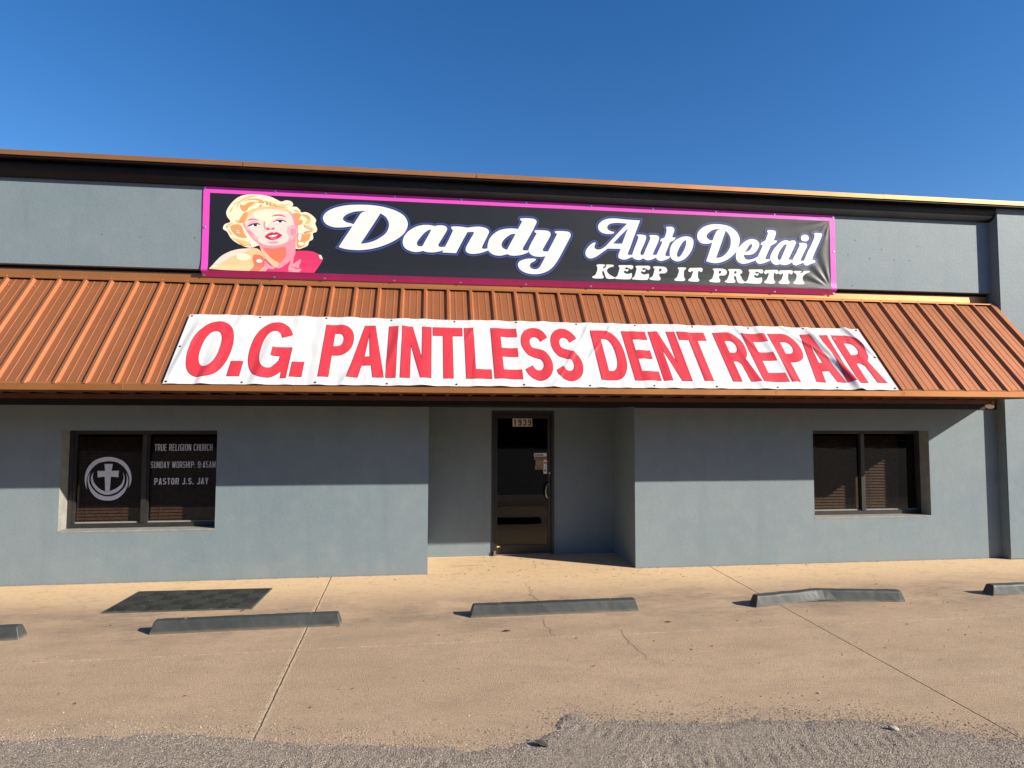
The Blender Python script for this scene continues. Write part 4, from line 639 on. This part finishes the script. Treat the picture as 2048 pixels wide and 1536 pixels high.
b = MB(); b.box(dx0+.043, dx1-.045, RD-.01, RD+.12, .001, .018, .003); b.build('threshold', M['steel'], door)
b = MB(); P = [(1.846, yb, 1.077), (1.846, yb-.045, 1.077), (1.826, yb-.06, 1.072), (1.806, yb-.062, 1.05), (1.797, yb-.062, 1.0), (1.795, yb-.062, .967), (1.797, yb-.062, .93), (1.806, yb-.062, .885), (1.826, yb-.06, .862), (1.846, yb-.045, .857), (1.846, yb, .857)]
b.tube(P, .0115, 10); b.build('handle', M['steel'], door, smooth=True)
b = MB(); b.tube([(1.866, yb-.012, 1.232), (1.866, yb+.002, 1.232)], [.016, .018], 14); b.build('lock', M['steel'], door)
def glued(name, mat, x0, x1, z0, z1, k=0): 
    b = MB(); y = gy-.003-.0008*k; b.box(x0, x1, y, y+.0006, z0, z1); return b.build(name, mat, door)
for k in range(4):
    a = 1.293+.0765*k; b = MB(); b.box(a, a+.0745, gy-.0038, gy-.003, 1.949, 2.071); b.build('number_plate', M['plate'], door)
b = MB()
for k, ch in enumerate('1939'):
    a = 1.293+.0765*k
    for q, sh in enumerate(group_contours(glyph(ch, .052, .098, .0185, .0165, 2.7))):
        shape_mesh(b, [[Vector((p.x+a+.0105, p.y+1.961)) for p in c] for c in sh], .0002*q)
digits = b.build('number', M['ink']); digits.parent = door; digits.rotation_euler = (R(90), 0, 0); digits.location = (0, gy-.0046, 0)
glued('notice', M['paper_w'], 1.626, 1.826, 1.487, 1.539); glued('notice', M['paper'], 1.631, 1.822, 1.437, 1.485)
glued('notice', M['paper'], 1.652, 1.764, 1.352, 1.429); glued('notice', M['paper'], 1.642, 1.769, 1.287, 1.349)
glued('card_sticker', M['paper_w'], 1.774, 1.831, 1.222, 1.436, 1)
glued('card_mark', M['dred'], 1.783, 1.822, 1.376, 1.400, 2); glued('card_mark', M['dblue'], 1.786, 1.816, 1.258, 1.286, 2); glued('card_mark', M['dblue'], 1.788, 1.818, 1.315, 1.321, 2)
tc = bpy.data.curves.new('small_print', 'FONT'); tc.body = 'No Smoking'; tc.size = .040; tc.offset = .0012; to = bpy.data.objects.new('small_print', tc); COL.objects.link(to)
me = bpy.data.meshes.new_from_object(to.evaluated_get(bpy.context.evaluated_depsgraph_get())); bpy.data.objects.remove(to); me.materials.clear(); me.materials.append(M['ink'])
wmax = max(v.co.x for v in me.vertices)
for v in me.vertices: v.co.x *= .145/wmax
to = bpy.data.objects.new('small_print', me); COL.objects.link(to); to.parent = door; to.rotation_euler = (R(90), 0, 0); to.location = (1.632, gy-.0046, 1.499)
for q in ((1.65, 1.80, 1.452), (1.65, 1.80, 1.466), (1.665, 1.72, 1.30), (1.665, 1.74, 1.315)):      # ruled small print on the paper notices
    b = MB(); b.box(q[0], q[1], gy-.0042, gy-.0039, q[2], q[2]+.005); b.build('ruled_print', M['ink'], door)
b = MB(); b.box(1.053, 1.107, yb-.002, yb-.0005, .118, .138); b.build('sticker', M['yellow'], door)
b = MB(); b.box(.992, 1.036, RD-.05, RD-.014, .004, .040, .004); b.tube([(1.014, RD-.032, .04), (1.014, RD-.030, .078)], [.014, .019], 12); b.build('floor_stop', M['steel'], door)
# fixing holes and old anchors in the upper wall
rnd = random.Random(4)
for (x, z) in ((-4.18,4.42),(-3.72,4.40),(-3.05,4.42),(-2.99+.05,4.62),(6.2,4.53),(6.26,4.06),(6.55,4.48),(6.75,4.63),(6.95,4.47),(7.2,4.47),(7.35,4.70),(6.32,4.75)): b = MB(); b.ball((x, -.002, z), .007, 1, .6, 1); b.build('anchor', M['black'], BLD)

# ================================================================ BLINDS (hang behind the glass)
def make_blind(w, z0, z1):
    r = empty('window_blind'); b = MB(); n = int((z1-z0)/.043)
    for k in range(n):
        z = z0+k*.043; b.face([(0, -.012, z), (w, -.012, z), (w, .012, z+.040), (0, .012, z+.040)])
    b.build('slats', M['wood'], r)
    b = MB(); b.box(0, w, -.02, .02, z1, z1+.05); b.build('head_rail', M['wood'], r)
    for x in (.12, w-.12): b = MB(); b.tube([(x, -.016, z0), (x, -.016, z1)], .0025, 6); b.build('cord', M['wood'], r)
    return r
for i, (x, w, lab) in enumerate(((-4.50, .86, 'brown slatted blind behind the glass with the cross emblem'), (-3.60, .86, 'brown slatted blind behind the glass with the church lettering'),
                                 (5.63, .84, 'brown slatted blind behind the unlettered pane nearer to the door'), (6.53, .62, 'brown slatted blind behind the unlettered pane nearer to the pillar'))):
    bl = make_blind(w, .70, 1.86); bl.location = (x, .305, 0); tag(bl, lab, 'blind', 'brown window blinds')

# ================================================================ AWNING
AW = empty('awning'); tag(AW, 'sloping brown ribbed metal awning running the length of the shopfront', 'awning')
AX0, AX1, PITCH = -12.0, 8.53, .3048
A_TOP = Vector((0, -.045, 3.800)); A_BOT = Vector((0, -1.222, 2.415)); AD = (A_TOP-A_BOT); ALEN = AD.length; AD.normalize(); AN = Vector((0, -AD.z, AD.y))
ANG = math.atan2(AD.z, AD.y)
RIB0 = -1.275
def rib_profile():
    """ribbed steel sheet: tall trapezoid every foot, two low stiffeners between"""
    pts = []; k0 = math.ceil((AX0-RIB0)/PITCH); k1 = math.floor((AX1-RIB0)/PITCH)
    pts.append((AX0, 0))
    for k in range(k0, k1+1):
        c = RIB0+k*PITCH
        for dx, h in ((-.036, 0), (-.0145, .032), (.0145, .032), (.036, 0), (.088, 0), (.0925, .0035), (.1045, .0035), (.109, 0), (.188, 0), (.1925, .0035), (.2045, .0035), (.209, 0)):
            if c+dx < AX1: pts.append((c+dx, h))
    pts.append((AX1, 0)); return pts
RP = rib_profile()
b = MB(); n = len(RP)
for t in (0, ALEN):
    b.v += [(x, *(A_BOT+AD*t+AN*h).yz) for x, h in RP]
for i in range(n-1): b.f.append((i, i+1, n+i+1, n+i)); b.mi.append(0)
b.build('ribbed_sheet', M['awning'], AW)
def on_slope(x, t, h): q = A_BOT+AD*t+AN*h; return (x, q.y, q.z)
b = MB()                                     # upper flashing, lapped lengths
LP = A_TOP+AN*.034
cuts = [AX0, -7.5, -4.42, -1.38, 1.86, 4.98, 8.06, AX1+.02]
for k, (x0, x1) in enumerate(zip(cuts, cuts[1:])):
    o = .0012*(k % 2)
    b.extrude_x([(.090, 3.962), (.066-o, 3.962), (.060-o, 3.868+o), (LP.y-.004, LP.z+.006+o), (LP.y-.004, LP.z-.010), (LP.y+.001, LP.z-.010), (.064, 3.858), (.090, 3.90)], x0, x1+.0)
b.build('flashing', M['trim'], AW)
b = MB()
cuts = [AX0, -9.6, -6.4, -3.35, -1.55, 1.42, 4.32, 6.02, AX1+.012]
for k, (x0, x1) in enumerate(zip(cuts, cuts[1:])):
    o = .0015*(k % 2)
    b.extrude_x([(-1.240-o, 2.362), (-1.240-o, 2.430+o), (-1.205, 2.452+o), (-1.205, 2.446), (-1.232, 2.424), (-1.232, 2.374), (-1.17, 2.374), (-1.17, 2.362)], x0, x1)
b.build('fascia', M['trim'], AW)
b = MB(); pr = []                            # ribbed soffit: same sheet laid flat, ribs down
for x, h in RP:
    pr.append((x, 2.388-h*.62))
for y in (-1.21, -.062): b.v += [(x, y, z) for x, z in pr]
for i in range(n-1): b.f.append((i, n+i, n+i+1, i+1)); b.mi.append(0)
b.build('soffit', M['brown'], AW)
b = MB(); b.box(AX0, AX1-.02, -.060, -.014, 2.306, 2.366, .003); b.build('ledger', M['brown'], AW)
b = MB()                                     # closed end with a rake trim
b.face([(AX1, -1.215, 2.372), (AX1, -.02, 2.372), (AX1, -.02, 3.80), (AX1, A_BOT.y, A_BOT.z)])
for (x0, x1, h0, h1) in ((AX1-.062, AX1+.012, .033, .037),):
    p = [on_slope(x, t, h) for t in (-.01, ALEN-.005) for h in (h0, h1) for x in (x0, x1)]
    m0 = len(b.v); b.v += p
    for q in ((0, 1, 3, 2), (4, 6, 7, 5), (0, 4, 5, 1), (2, 3, 7, 6), (0, 2, 6, 4), (1, 5, 7, 3)): b.f.append(tuple(m0+i for i in q)); b.mi.append(0)
p = [on_slope(x, t, h) for t in (-.01, ALEN-.005) for h in (-.02, .0329) for x in (AX1+.008, AX1+.012)]; m0 = len(b.v); b.v += p
for q in ((0, 1, 3, 2), (4, 6, 7, 5), (0, 4, 5, 1), (2, 3, 7, 6), (0, 2, 6, 4), (1, 5, 7, 3)): b.f.append(tuple(m0+i for i in q)); b.mi.append(0)
b.build('rake_trim', M['awning'], AW)
def screw(p, r):
    b = MB(); b.ball(p, r); b.build('screw', M['screw'], AW)
for k in range(math.ceil((-5.3-RIB0)/PITCH), 33):
    c = RIB0+k*PITCH
    if c > AX1-.05: break
    screw((c+.004, LP.y-.002, LP.z+.012), .0085)
    if k < 28: screw(on_slope(c+.062, ALEN-.135+.01*math.sin(k*2.3), .003), .0075)
for x in (-3.32, -1.5, 1.45, 4.30, 6.05):
    screw((x, -1.243, 2.408), .006); screw((x, -1.243, 2.385), .006)

# ================================================================ UPPER BANNER
UB = empty('advertising_banner', (-2.955, 0, 3.94), (R(90), 0, 0))
tag(UB, 'black banner with pink border, a portrait of a blonde woman and white script lettering', 'banner')
UW, UH = 8.945, 1.166
BW, BWB, TB = .083, .052, -.020      # border width, its height along the tucked lower hem, lowest point of the hem
def usurf(s, t):
    z = .012+.017*math.exp(-((t-BWB)/.06)**2)
    if t < BWB: z = .029-(BWB-t)*1.18+.003*math.sin(s*5.1)*min(1, (t+.02)/.06)
    if t < BWB-.01: return z
    z += .0035*noise.noise(Vector((s*.9, t*1.6, 0)))+.0015*noise.noise(Vector((s*3.1, t*3.7, 4)))
    # pull folds fanning out of the lower right corner and some along the bottom hem
    dx, dt = 8.86-s, t-.06
    if dx > 0 and dt > -.05:
        r = math.hypot(dx, dt); a = math.atan2(dt, dx)
        z += .0050*math.exp(-(r/.48)**2)*math.sin(a*15+.6)*min(1, r/.2)*min(1, max(0, t-.055)/.06)
    dx, dt = 8.86-s, 1.08-t
    if dx > 0 and dt > -.05:
        r = math.hypot(dx, dt); a = math.atan2(dt, dx); z += .003*math.exp(-(r/.6)**2)*math.sin(a*15+1)*min(1, r/.15)
    z += .007*math.exp(-((t-.15-.03*math.sin(s*1.3))/.035)**2)*max(0, noise.noise(Vector((s*1.1, 9, 0)))+.25)
    d = (t-.50)-(s-8.1)*.42; z += .006*math.exp(-(d/.03)**2)*math.exp(-((s-8.35)/.35)**2)
    return z
def grid_mesh(xs, ys, surf, keep, name, mat, parent, z=0.):
    mb = MB(); n = len(xs)
    for y in ys: mb.v += [(x, y, z+surf(x, y)) for x in xs]
    for j in range(len(ys)-1):
        for i in range(n-1):
            if keep((xs[i]+xs[i+1])/2, (ys[j]+ys[j+1])/2): mb.f.append((j*n+i, j*n+i+1, (j+1)*n+i+1, (j+1)*n+i)); mb.mi.append(0)
    return mb.build(name, mat, parent, smooth=True)
UC = .04
def lin(a, b, step):
    k = max(1, round((b-a)/step)); return [a+(b-a)*i/k for i in range(k)]
uxs = sorted({round(x, 4) for x in lin(0, BW, .02)+lin(BW, 7.6, .035)+lin(7.6, UW-BW, .016)+lin(UW-BW, UW, .02)+[UW]}); uys = sorted({round(y, 4) for y in lin(TB, BWB, .018)+lin(BWB, UH-BW, .02)+lin(UH-BW, UH, .02)+[UH]})
inner = lambda x, y: BW < x < UW-BW and BWB < y < UH-BW
grid_mesh(uxs, uys, usurf, inner, 'fabric', M['black_vinyl'], UB); grid_mesh(uxs, uys, usurf, lambda x, y: not inner(x, y), 'border', M['pink'], UB)
bw_, bn_, bb_ = MB(), MB(), MB()
for k, cs in enumerate(SCRIPT):
    sm = [smooth_contour(c, 4) for c in cs]
    shape_mesh(bw_, sm, .0062+.00025*(k % 3), usurf, .016 if min(p.x for p in sm[0]) > 7.3 else UC)
    for q, c in enumerate(sm):
        ribbon(bn_, c, -.012, .036, .0016+.0004*(k % 3), usurf, q == 0); ribbon(bb_, c, .016, .030, .0034+.0004*(k % 3), usurf, q == 0)
bn_.build('lettering_surround', M['navy'], UB); bb_.build('lettering_outline', M['blue'], UB); bw_.build('script_lettering', M['lwhite'], UB)  # the navy is a printed band around the letters
b = MB()
for k, cs in enumerate(SLAB): shape_mesh(b, [smooth_contour(c, 3) for c in cs], .003+.0003*(k % 2), usurf, .016 if cs[0][0][0] > 7.3 else UC)
b.build('motto_lettering', M['lwhite'], UB)
por = empty('portrait', parent=UB)
for k, (part, col, cs) in enumerate(PORTRAIT):
    for c in cs:
        pts = [Vector((max(p.x, BW+.002), max(p.y, BWB+.003))) for p in smooth_contour(c, 4)]
        mbb = MB(); shape_mesh(mbb, [pts], .0012+.00007*k, usurf, .02); mbb.build(part, PM[col], por)
b = MB()
for s in (.02, .91, 1.56, 2.48, 3.38, 4.29, 5.22, 6.13, 7.08, 7.99, 8.92):
    for t in (1.142, .004):
        b = MB(); b.tube([(s, t, usurf(s, t)+.001), (s, t, usurf(s, t)+.006)], [.017, .014], 12); b.build('grommet', M['zinc'], UB)
for s in (.025, UW-.025):
    b = MB(); b.tube([(s, .62, usurf(s, .62)+.001), (s, .62, usurf(s, .62)+.006)], [.017, .014], 12); b.build('grommet', M['zinc'], UB)

# ================================================================ LOWER BANNER
LA = Vector((-2.905, -1.25, 2.435)); LD = (Vector((0, -.06, 3.835))-Vector((0, -1.25, 2.435))).normalized()
LB = empty('sloping_banner', tuple(LA), (math.atan2(LD.z, LD.y), 0, 0))
tag(LB, 'creased white vinyl banner with red capitals tied onto the ribbed awning', 'banner')
LW_, LH_ = 8.87, 1.172
FOLDS = [  # s,t at top, s,t at bottom, half width, height
    (4.99, 1.10, 4.40, .02, .030, .012), (5.06, 1.10, 4.50, .02, .022, -.007), (5.33, 1.16, 4.86, .45, .022, .009),
    (8.10, 1.08, 8.34, .02, .055, .044), (8.24, 1.08, 8.46, .02, .040, -.024), (7.72, 1.16, 8.18, .52, .030, .016), (8.66, 1.16, 8.82, .72, .035, .034),
    (8.32, 1.02, 8.62, .86, .020, .012), (7.35, 1.15, 7.52, .02, .05, .012), (6.9, 1.15, 7.05, .02, .06, .014), (6.3, 1.15, 6.36, .05, .05, .010),
    (1.15, 1.15, .95, .0, .07, .012), (.62, 1.15, .38, .0, .06, .012), (.18, 1.1, .04, .1, .05, .014), (1.85, 1.15, 1.72, .0, .08, .010), (2.62, 1.16, 2.34, .0, .05, .010),
    (3.55, 1.14, 3.20, .55, .03, .008), (3.50, 1.14, 3.34, .02, .05, -.008), (2.05, .35, 1.92, .0, .04, .009), (5.75, 1.12, 5.72, .3, .05, .008), (7.05, 1.13, 7.22, .62, .03, .012),
]
def lsurf(s, t):
    x = s+LA.x; z = .010
    amp = .0075+.006*noise.noise(Vector((x*.55, 2, 0)))
    z += -amp*(1-math.cos(2*math.pi*(x-RIB0)/PITCH))*(.7+.3*noise.noise(Vector((s*1.3, t, 3))))
    z += .013*noise.noise(Vector((s*2.0+t*.3, t*.35, 1)))+.004*noise.noise(Vector((s*5.0, t*4.0, 6)))
    for (s0, t0, s1, t1, w, h) in FOLDS:
        L = math.hypot(s1-s0, t1-t0); u = ((s-s0)*(s1-s0)+(t-t0)*(t1-t0))/L
        if u < -.15 or u > L+.15: continue
        d = ((s-s0)*(t1-t0)-(t-t0)*(s1-s0))/L
        if abs(d) > 4*w: continue
        e = min(1, max(0, (u+.15)/.25))*min(1, max(0, (L+.15-u)/.25))
        z += h*math.exp(-(d/w)**2)*e
    # hem puckers near the ties
    k = min(t, LH_-t)
    if k < .14:
        ph = (s/.80+.02) % 1.0; z += .012*(1-k/.14)*math.sin(ph*math.pi)*abs(noise.noise(Vector((s*1.2, 4 if t > .5 else 8, 0))))
    return max(z, .003)
def lwarp(s, t):
    """hem is not straight: it bellies between the ties"""
    ph = (s/.80) % 1.0
    if t > LH_*.5: return t+.016*math.sin(ph*math.pi)*((t-.58)/.59)*(.4+abs(noise.noise(Vector((s*.9, 1, 5)))))
    return t
mb = MB(); lxs = [LW_*i/560 for i in range(561)]; lys = [LH_*j/74 for j in range(75)]; n = len(lxs)
for t in lys: mb.v += [(s, lwarp(s, t), lsurf(s, t)) for s in lxs]
for j in range(74):
    for i in range(n-1): mb.f.append((j*n+i, j*n+i+1, (j+1)*n+i+1, (j+1)*n+i)); mb.mi.append(0)
mb.build('fabric', M['white_vinyl'], LB, smooth=True)
b = MB(); be = MB(); t0, t1 = .128, 1.018
ROW = [('O', -2.765, -2.298), ('.', -2.256, -2.127), ('G', -2.085, -1.615), ('.', -1.575, -1.446), ('P', -1.258, -.912), ('A', -.938, -.520), ('I', -.494, -.386), ('N', -.328, .028), ('T', .052, .416), ('L', .446, .746), ('E', .785, 1.118), ('S', 1.158, 1.510), ('S', 1.540, 1.888),
       ('D', 2.090, 2.468), ('E', 2.512, 2.838), ('N', 2.878, 3.235), ('T', 3.272, 3.645), ('R', 3.775, 4.138), ('E', 4.180, 4.517), ('P', 4.558, 4.925), ('A', 4.890, 5.298), ('I', 5.320, 5.425), ('R', 5.490, 5.862)]
for k, (ch, x0, x1) in enumerate(ROW):
    w, h = x1-x0, t1-t0; v = .112; s = .150; yo = t0
    if ch == '.': s = .205
    if ch in 'OGS': h += .045; yo -= .022
    if ch == 'O': v, s = .122, .165
    if ch == 'S': v, s = .118, .150
    for q, sh in enumerate(group_contours(glyph(ch, w, h, v, s, 2.25))):
        for c_, q_ in zip(sh, range(9)): ribbon(be, [Vector((p.x+x0-LA.x, lwarp(p.x+x0-LA.x, p.y+yo))) for p in densify(c_)], -.004, .0055, .0022, lsurf, q_ == 0)
        shape_mesh(b, [[Vector((p.x+x0-LA.x, lwarp(p.x+x0-LA.x, p.y+yo))) for p in c] for c in sh], .0034+.0003*(k % 2)+.0002*q, lsurf, .0158)
be.build('lettering_edge', M['dred_edge'], LB); b.build('lettering', M['red'], LB)
b = MB()
for i in range(12):
    s = .03+i*.80
    for t in (LH_-.03, .03): s_ = min(s, LW_-.03); z = lsurf(s_, t); b = MB(); b.tube([(s_, lwarp(s_, t), z+.001), (s_, lwarp(s_, t), z+.006)], [.013, .011], 10); b.build('grommet', M['ink'], LB)
for s in (.03, LW_-.03): z = lsurf(s, .6); b = MB(); b.tube([(s, .6, z+.001), (s, .6, z+.006)], [.013, .011], 10); b.build('grommet', M['ink'], LB)

# ================================================================ FLOODLIGHT UNDER THE AWNING
FL = empty('floodlight', (7.875, -.60, 2.372)); tag(FL, 'small tan floodlight hanging under the awning beside the pillar', 'floodlight')
b = MB(); b.tube([(.02, 0, .0), (.02, 0, -.012)], [.035, .03], 16); b.build('mounting_plate', M['lamp'], FL)
b = MB(); b.tube([(.02, 0, -.012), (.022, 0, -.035), (.012, -.004, -.048)], [.012, .012, .014], 12); b.build('swivel_arm', M['lamp'], FL)
b = MB(); b.tube([(.020, 0, -.030), (.012, -.008, -.045), (-.008, -.02, -.085), (-.022, -.03, -.112), (-.026, -.033, -.118)], [.020, .034, .046, .056, .058], 18); b.build('lamp_housing', M['lamp'], FL, smooth=True)
b = MB(); b.tube([(-.026, -.033, -.1185), (-.030, -.036, -.126)], [.054, .040], 18); b.build('lens', M['lens'], FL)

# ================================================================ PARKING STOPS
def bendf(u):
    q = (u-.47)/.5; return max(0, 1-(math.sqrt(q*q+.03)-.173)/.84)
def stop_mesh(L, bend=0., dip=0.):
    k = 26; pr = [(-.076, 0), (-.073, .022), (-.052, .106), (-.038, .118), (.038, .118), (.052, .106), (.073, .022), (.076, 0)]; b = MB(); m = len(pr)
    rnd = random.Random(int(L*1000+bend*77))
    for i in range(k+1):
        u = i/k; x = (u-.5)*L; yo = bend*bendf(u)
        for j, (y, z) in enumerate(pr):
            e = 0
            if i == 0: e = .30*z
            if i == k: e = -.30*z
            kk = math.exp(-((u-.47)/.10)**2)*bend
            b.v.append((x+e+rnd.uniform(-.001, .001), y+yo+(.15*kk if z > .05 and y < 0 else 0)+rnd.uniform(-.0015, .0015), z+(.05*kk if z > .02 else .10*kk)+(rnd.uniform(-.002, .002) if z > .01 else 0)))
    for i in range(k):
        for j in range(m-1): b.f.append((i*m+j, i*m+j+1, (i+1)*m+j+1, (i+1)*m+j)[::-1]); b.mi.append(0)
    b.f.append(tuple(range(m))); b.f.append(tuple(k*m+j for j in range(m))[::-1]); b.mi += [0, 0]
    return b
def make_stop(name, x0, y0, x1, y1, label, bend=0.):
    L = math.hypot(x1-x0, y1-y0); a = math.atan2(y1-y0, x1-x0); nx, ny = -math.sin(a)*.076, math.cos(a)*.076
    r = empty('parking_stop', ((x0+x1)/2+nx, (y0+y1)/2+ny, 0), (0, 0, a)); tag(r, label, 'parking stop', 'grey parking stops in front of the shop')
    o = stop_mesh(L, bend).build('stop_body', M['stop'], r)
    mod = o.modifiers.new('bevel', 'BEVEL'); mod.width = .012; mod.segments = 3; mod.limit_method = 'ANGLE'; mod.angle_limit = R(20)
    for x in (-L*.33, L*.33):
        yo = bend*bendf(x/L+.5)
        b = MB(); b.tube([(x, yo, .1172), (x, yo, .1205)], [.016, .014], 12); b.build('anchor_pin', M['crack'], r)
    return r
make_stop('stop', -5.56, -2.20, -3.74, -2.14, 'grey parking stop beyond the rubber mat, only its end showing')
make_stop('stop', -2.615, -2.135, -.84, -2.08, 'straight grey parking stop in front of the dark rubber mat')
make_stop('stop', .452, -1.98, 2.272, -1.955, 'straight grey parking stop in front of the glass door')
make_stop('stop', 3.575, -2.01, 5.385, -1.99, 'bent and dented grey parking stop, pushed back at its middle', .135)
make_stop('stop', 6.58, -1.89, 8.40, -1.87, 'dark grey parking stop nearest the pillar, cut off by the edge of the photo')

# ================================================================ RUBBER MAT
mat_ = empty('rubber_mat', (-3.375, -1.335, 0), (0, 0, R(-1.2))); tag(mat_, 'dark chequered rubber mat lying flat on the concrete under the lettered window', 'mat')
b = MB(); b.box(0, 1.49, 0, .80, .002, .018, .004); mm = b.build('mat_sheet', M['rubber'], mat_)
b = MB()
for q in ((-.022, 1.512, -.022, -.0005), (-.022, 1.512, .8005, .822)): b.box(*q, .001, .014, .004)
for q in ((-.022, -.0005, 0, .80), (1.4905, 1.512, 0, .80)): b.box(*q, .001, .014, .004)
b.build('edging', M['edging'], mat_)

# ================================================================ SMALL THINGS ON THE GROUND
def leaf(x, y, z, s, a, label, mat='leaf'):
    b = MB(); n_ = 9; L = []
    for i in range(n_): 
        u = i/(n_-1); L.append((u-.5, .30*math.sin(math.pi*u)**.8, .10*math.sin(3*u+1)))
    top = [(p[0], p[1], p[2]+.06) for p in L]; bot = [(p[0], -p[1], p[2]+.09) for p in L]; mid = [(p[0], 0, p[2]) for p in L]
    for i in range(n_-1):
        b.face([mid[i], mid[i+1], top[i+1], top[i]]); b.face([bot[i], bot[i+1], mid[i+1], mid[i]])
    b.v = [(p[0]*s, p[1]*s, p[2]*s) for p in b.v]
    o = b.build('leaf', M[mat]); o.location = (x, y, z+.004); o.rotation_euler = (0, 0, a); tag(o, label, 'leaf', 'dead leaves on the ground')
leaf(.78, -2.45, 0, .075, .3, 'curled dead leaf on concrete in front of the stop by the door')
leaf(.72, -4.68, gz(.72, -4.68), .095, -.6, 'dark flat leaf lying on the grey gravel', 'leaf_grey')
leaf(-1.95, -1.45, 0, .06, 2.5, 'dry brown leaf beside the corner of the rubber mat')
leaf(2.44, -2.37, 0, .06, .2, 'small dry leaf lying between the door stop and the bent stop')
b = MB(); rnd = random.Random(2)
bm = bmesh.new(); bmesh.ops.create_icosphere(bm, subdivisions=2, radius=1)
for v in bm.verts: v.co = Vector((v.co.x*.034, v.co.y*.022, v.co.z*.015))*(1+.35*noise.noise(v.co*2.3))
b.add(bm); o = b.build('stone', M['stone']); o.location = (3.06, -4.76, gz(3.06, -4.76)+.008); o.rotation_euler = (.1, .2, -.3); tag(o, 'pale flat stone chip standing out on the gravel', 'stone')
b = MB(); rnd = random.Random(8)            # dry leaf crumbs blown about the entrance
for _ in range(150):
    q = rnd.random()
    if q < .35: x, y = rnd.uniform(.1, 2.85), rnd.uniform(-.5, .95)
    elif q < .55: x, y = rnd.uniform(-5, 8), -.02-abs(rnd.gauss(0, .05))
    else: x, y = rnd.uniform(-3.5, 6.5), rnd.uniform(-4.2, -.2)
    if .95 < y: y = .9
    s = rnd.uniform(.006, .020); a = rnd.random()*6.28; c, d = math.cos(a)*s, math.sin(a)*s
    b.face([(x-c, y-d, .003), (x+d*.5, y-c*.5, .003+s*.4), (x+c, y+d, .004), (x-d*.5, y+c*.5, .003+s*.25)])
tag(b.build('leaf_litter', M['leaf']), 'brown leaf crumbs scattered over the concrete near the entrance', 'leaf litter', kind='stuff')

# ================================================================ ADDED TREES (unseen, behind the camera, to keep sky out of the glass)
b = MB(); rnd = random.Random(11)
for i in range(11000):
    x = rnd.uniform(-70, 70); top = 12+2.8*noise.noise(Vector((x*.09, 0, 0)))+1.5*noise.noise(Vector((x*.31, 5, 0)))
    z = top*rnd.random()**.8; y = -52+rnd.gauss(0, 1.6); s = rnd.uniform(.6, 1.25)
    if i < 2500: z = rnd.uniform(0, 10.5); s *= 2.1; y -= 3; a, c = rnd.random()*6.28, rnd.uniform(-.9, .9)
    u = Vector((math.cos(a), math.sin(a)*.5, c))*s; w = Vector((-math.sin(a)*.5, math.cos(a), rnd.uniform(-.6, .6)))*s*.7
    p = Vector((x, y, z)); b.face([p-u, p-w, p+u, p+w])
for i in range(70):  # solid backing sheet added to close the sky gaps in the reflections
    x0, x1 = -70+2*i, -68+2*i; t0, t1 = (11.5+2.2*noise.noise(Vector((x*.12, 9, 0))) for x in (x0, x1)); b.face([(x0, -56, -.05), (x1, -56, -.05), (x1, -56, t1), (x0, -56, t0)])
tag(b.build('reflection_trees', M['foliage']), 'unseen line of trees added behind the camera to darken the glass', 'trees', kind='stuff')
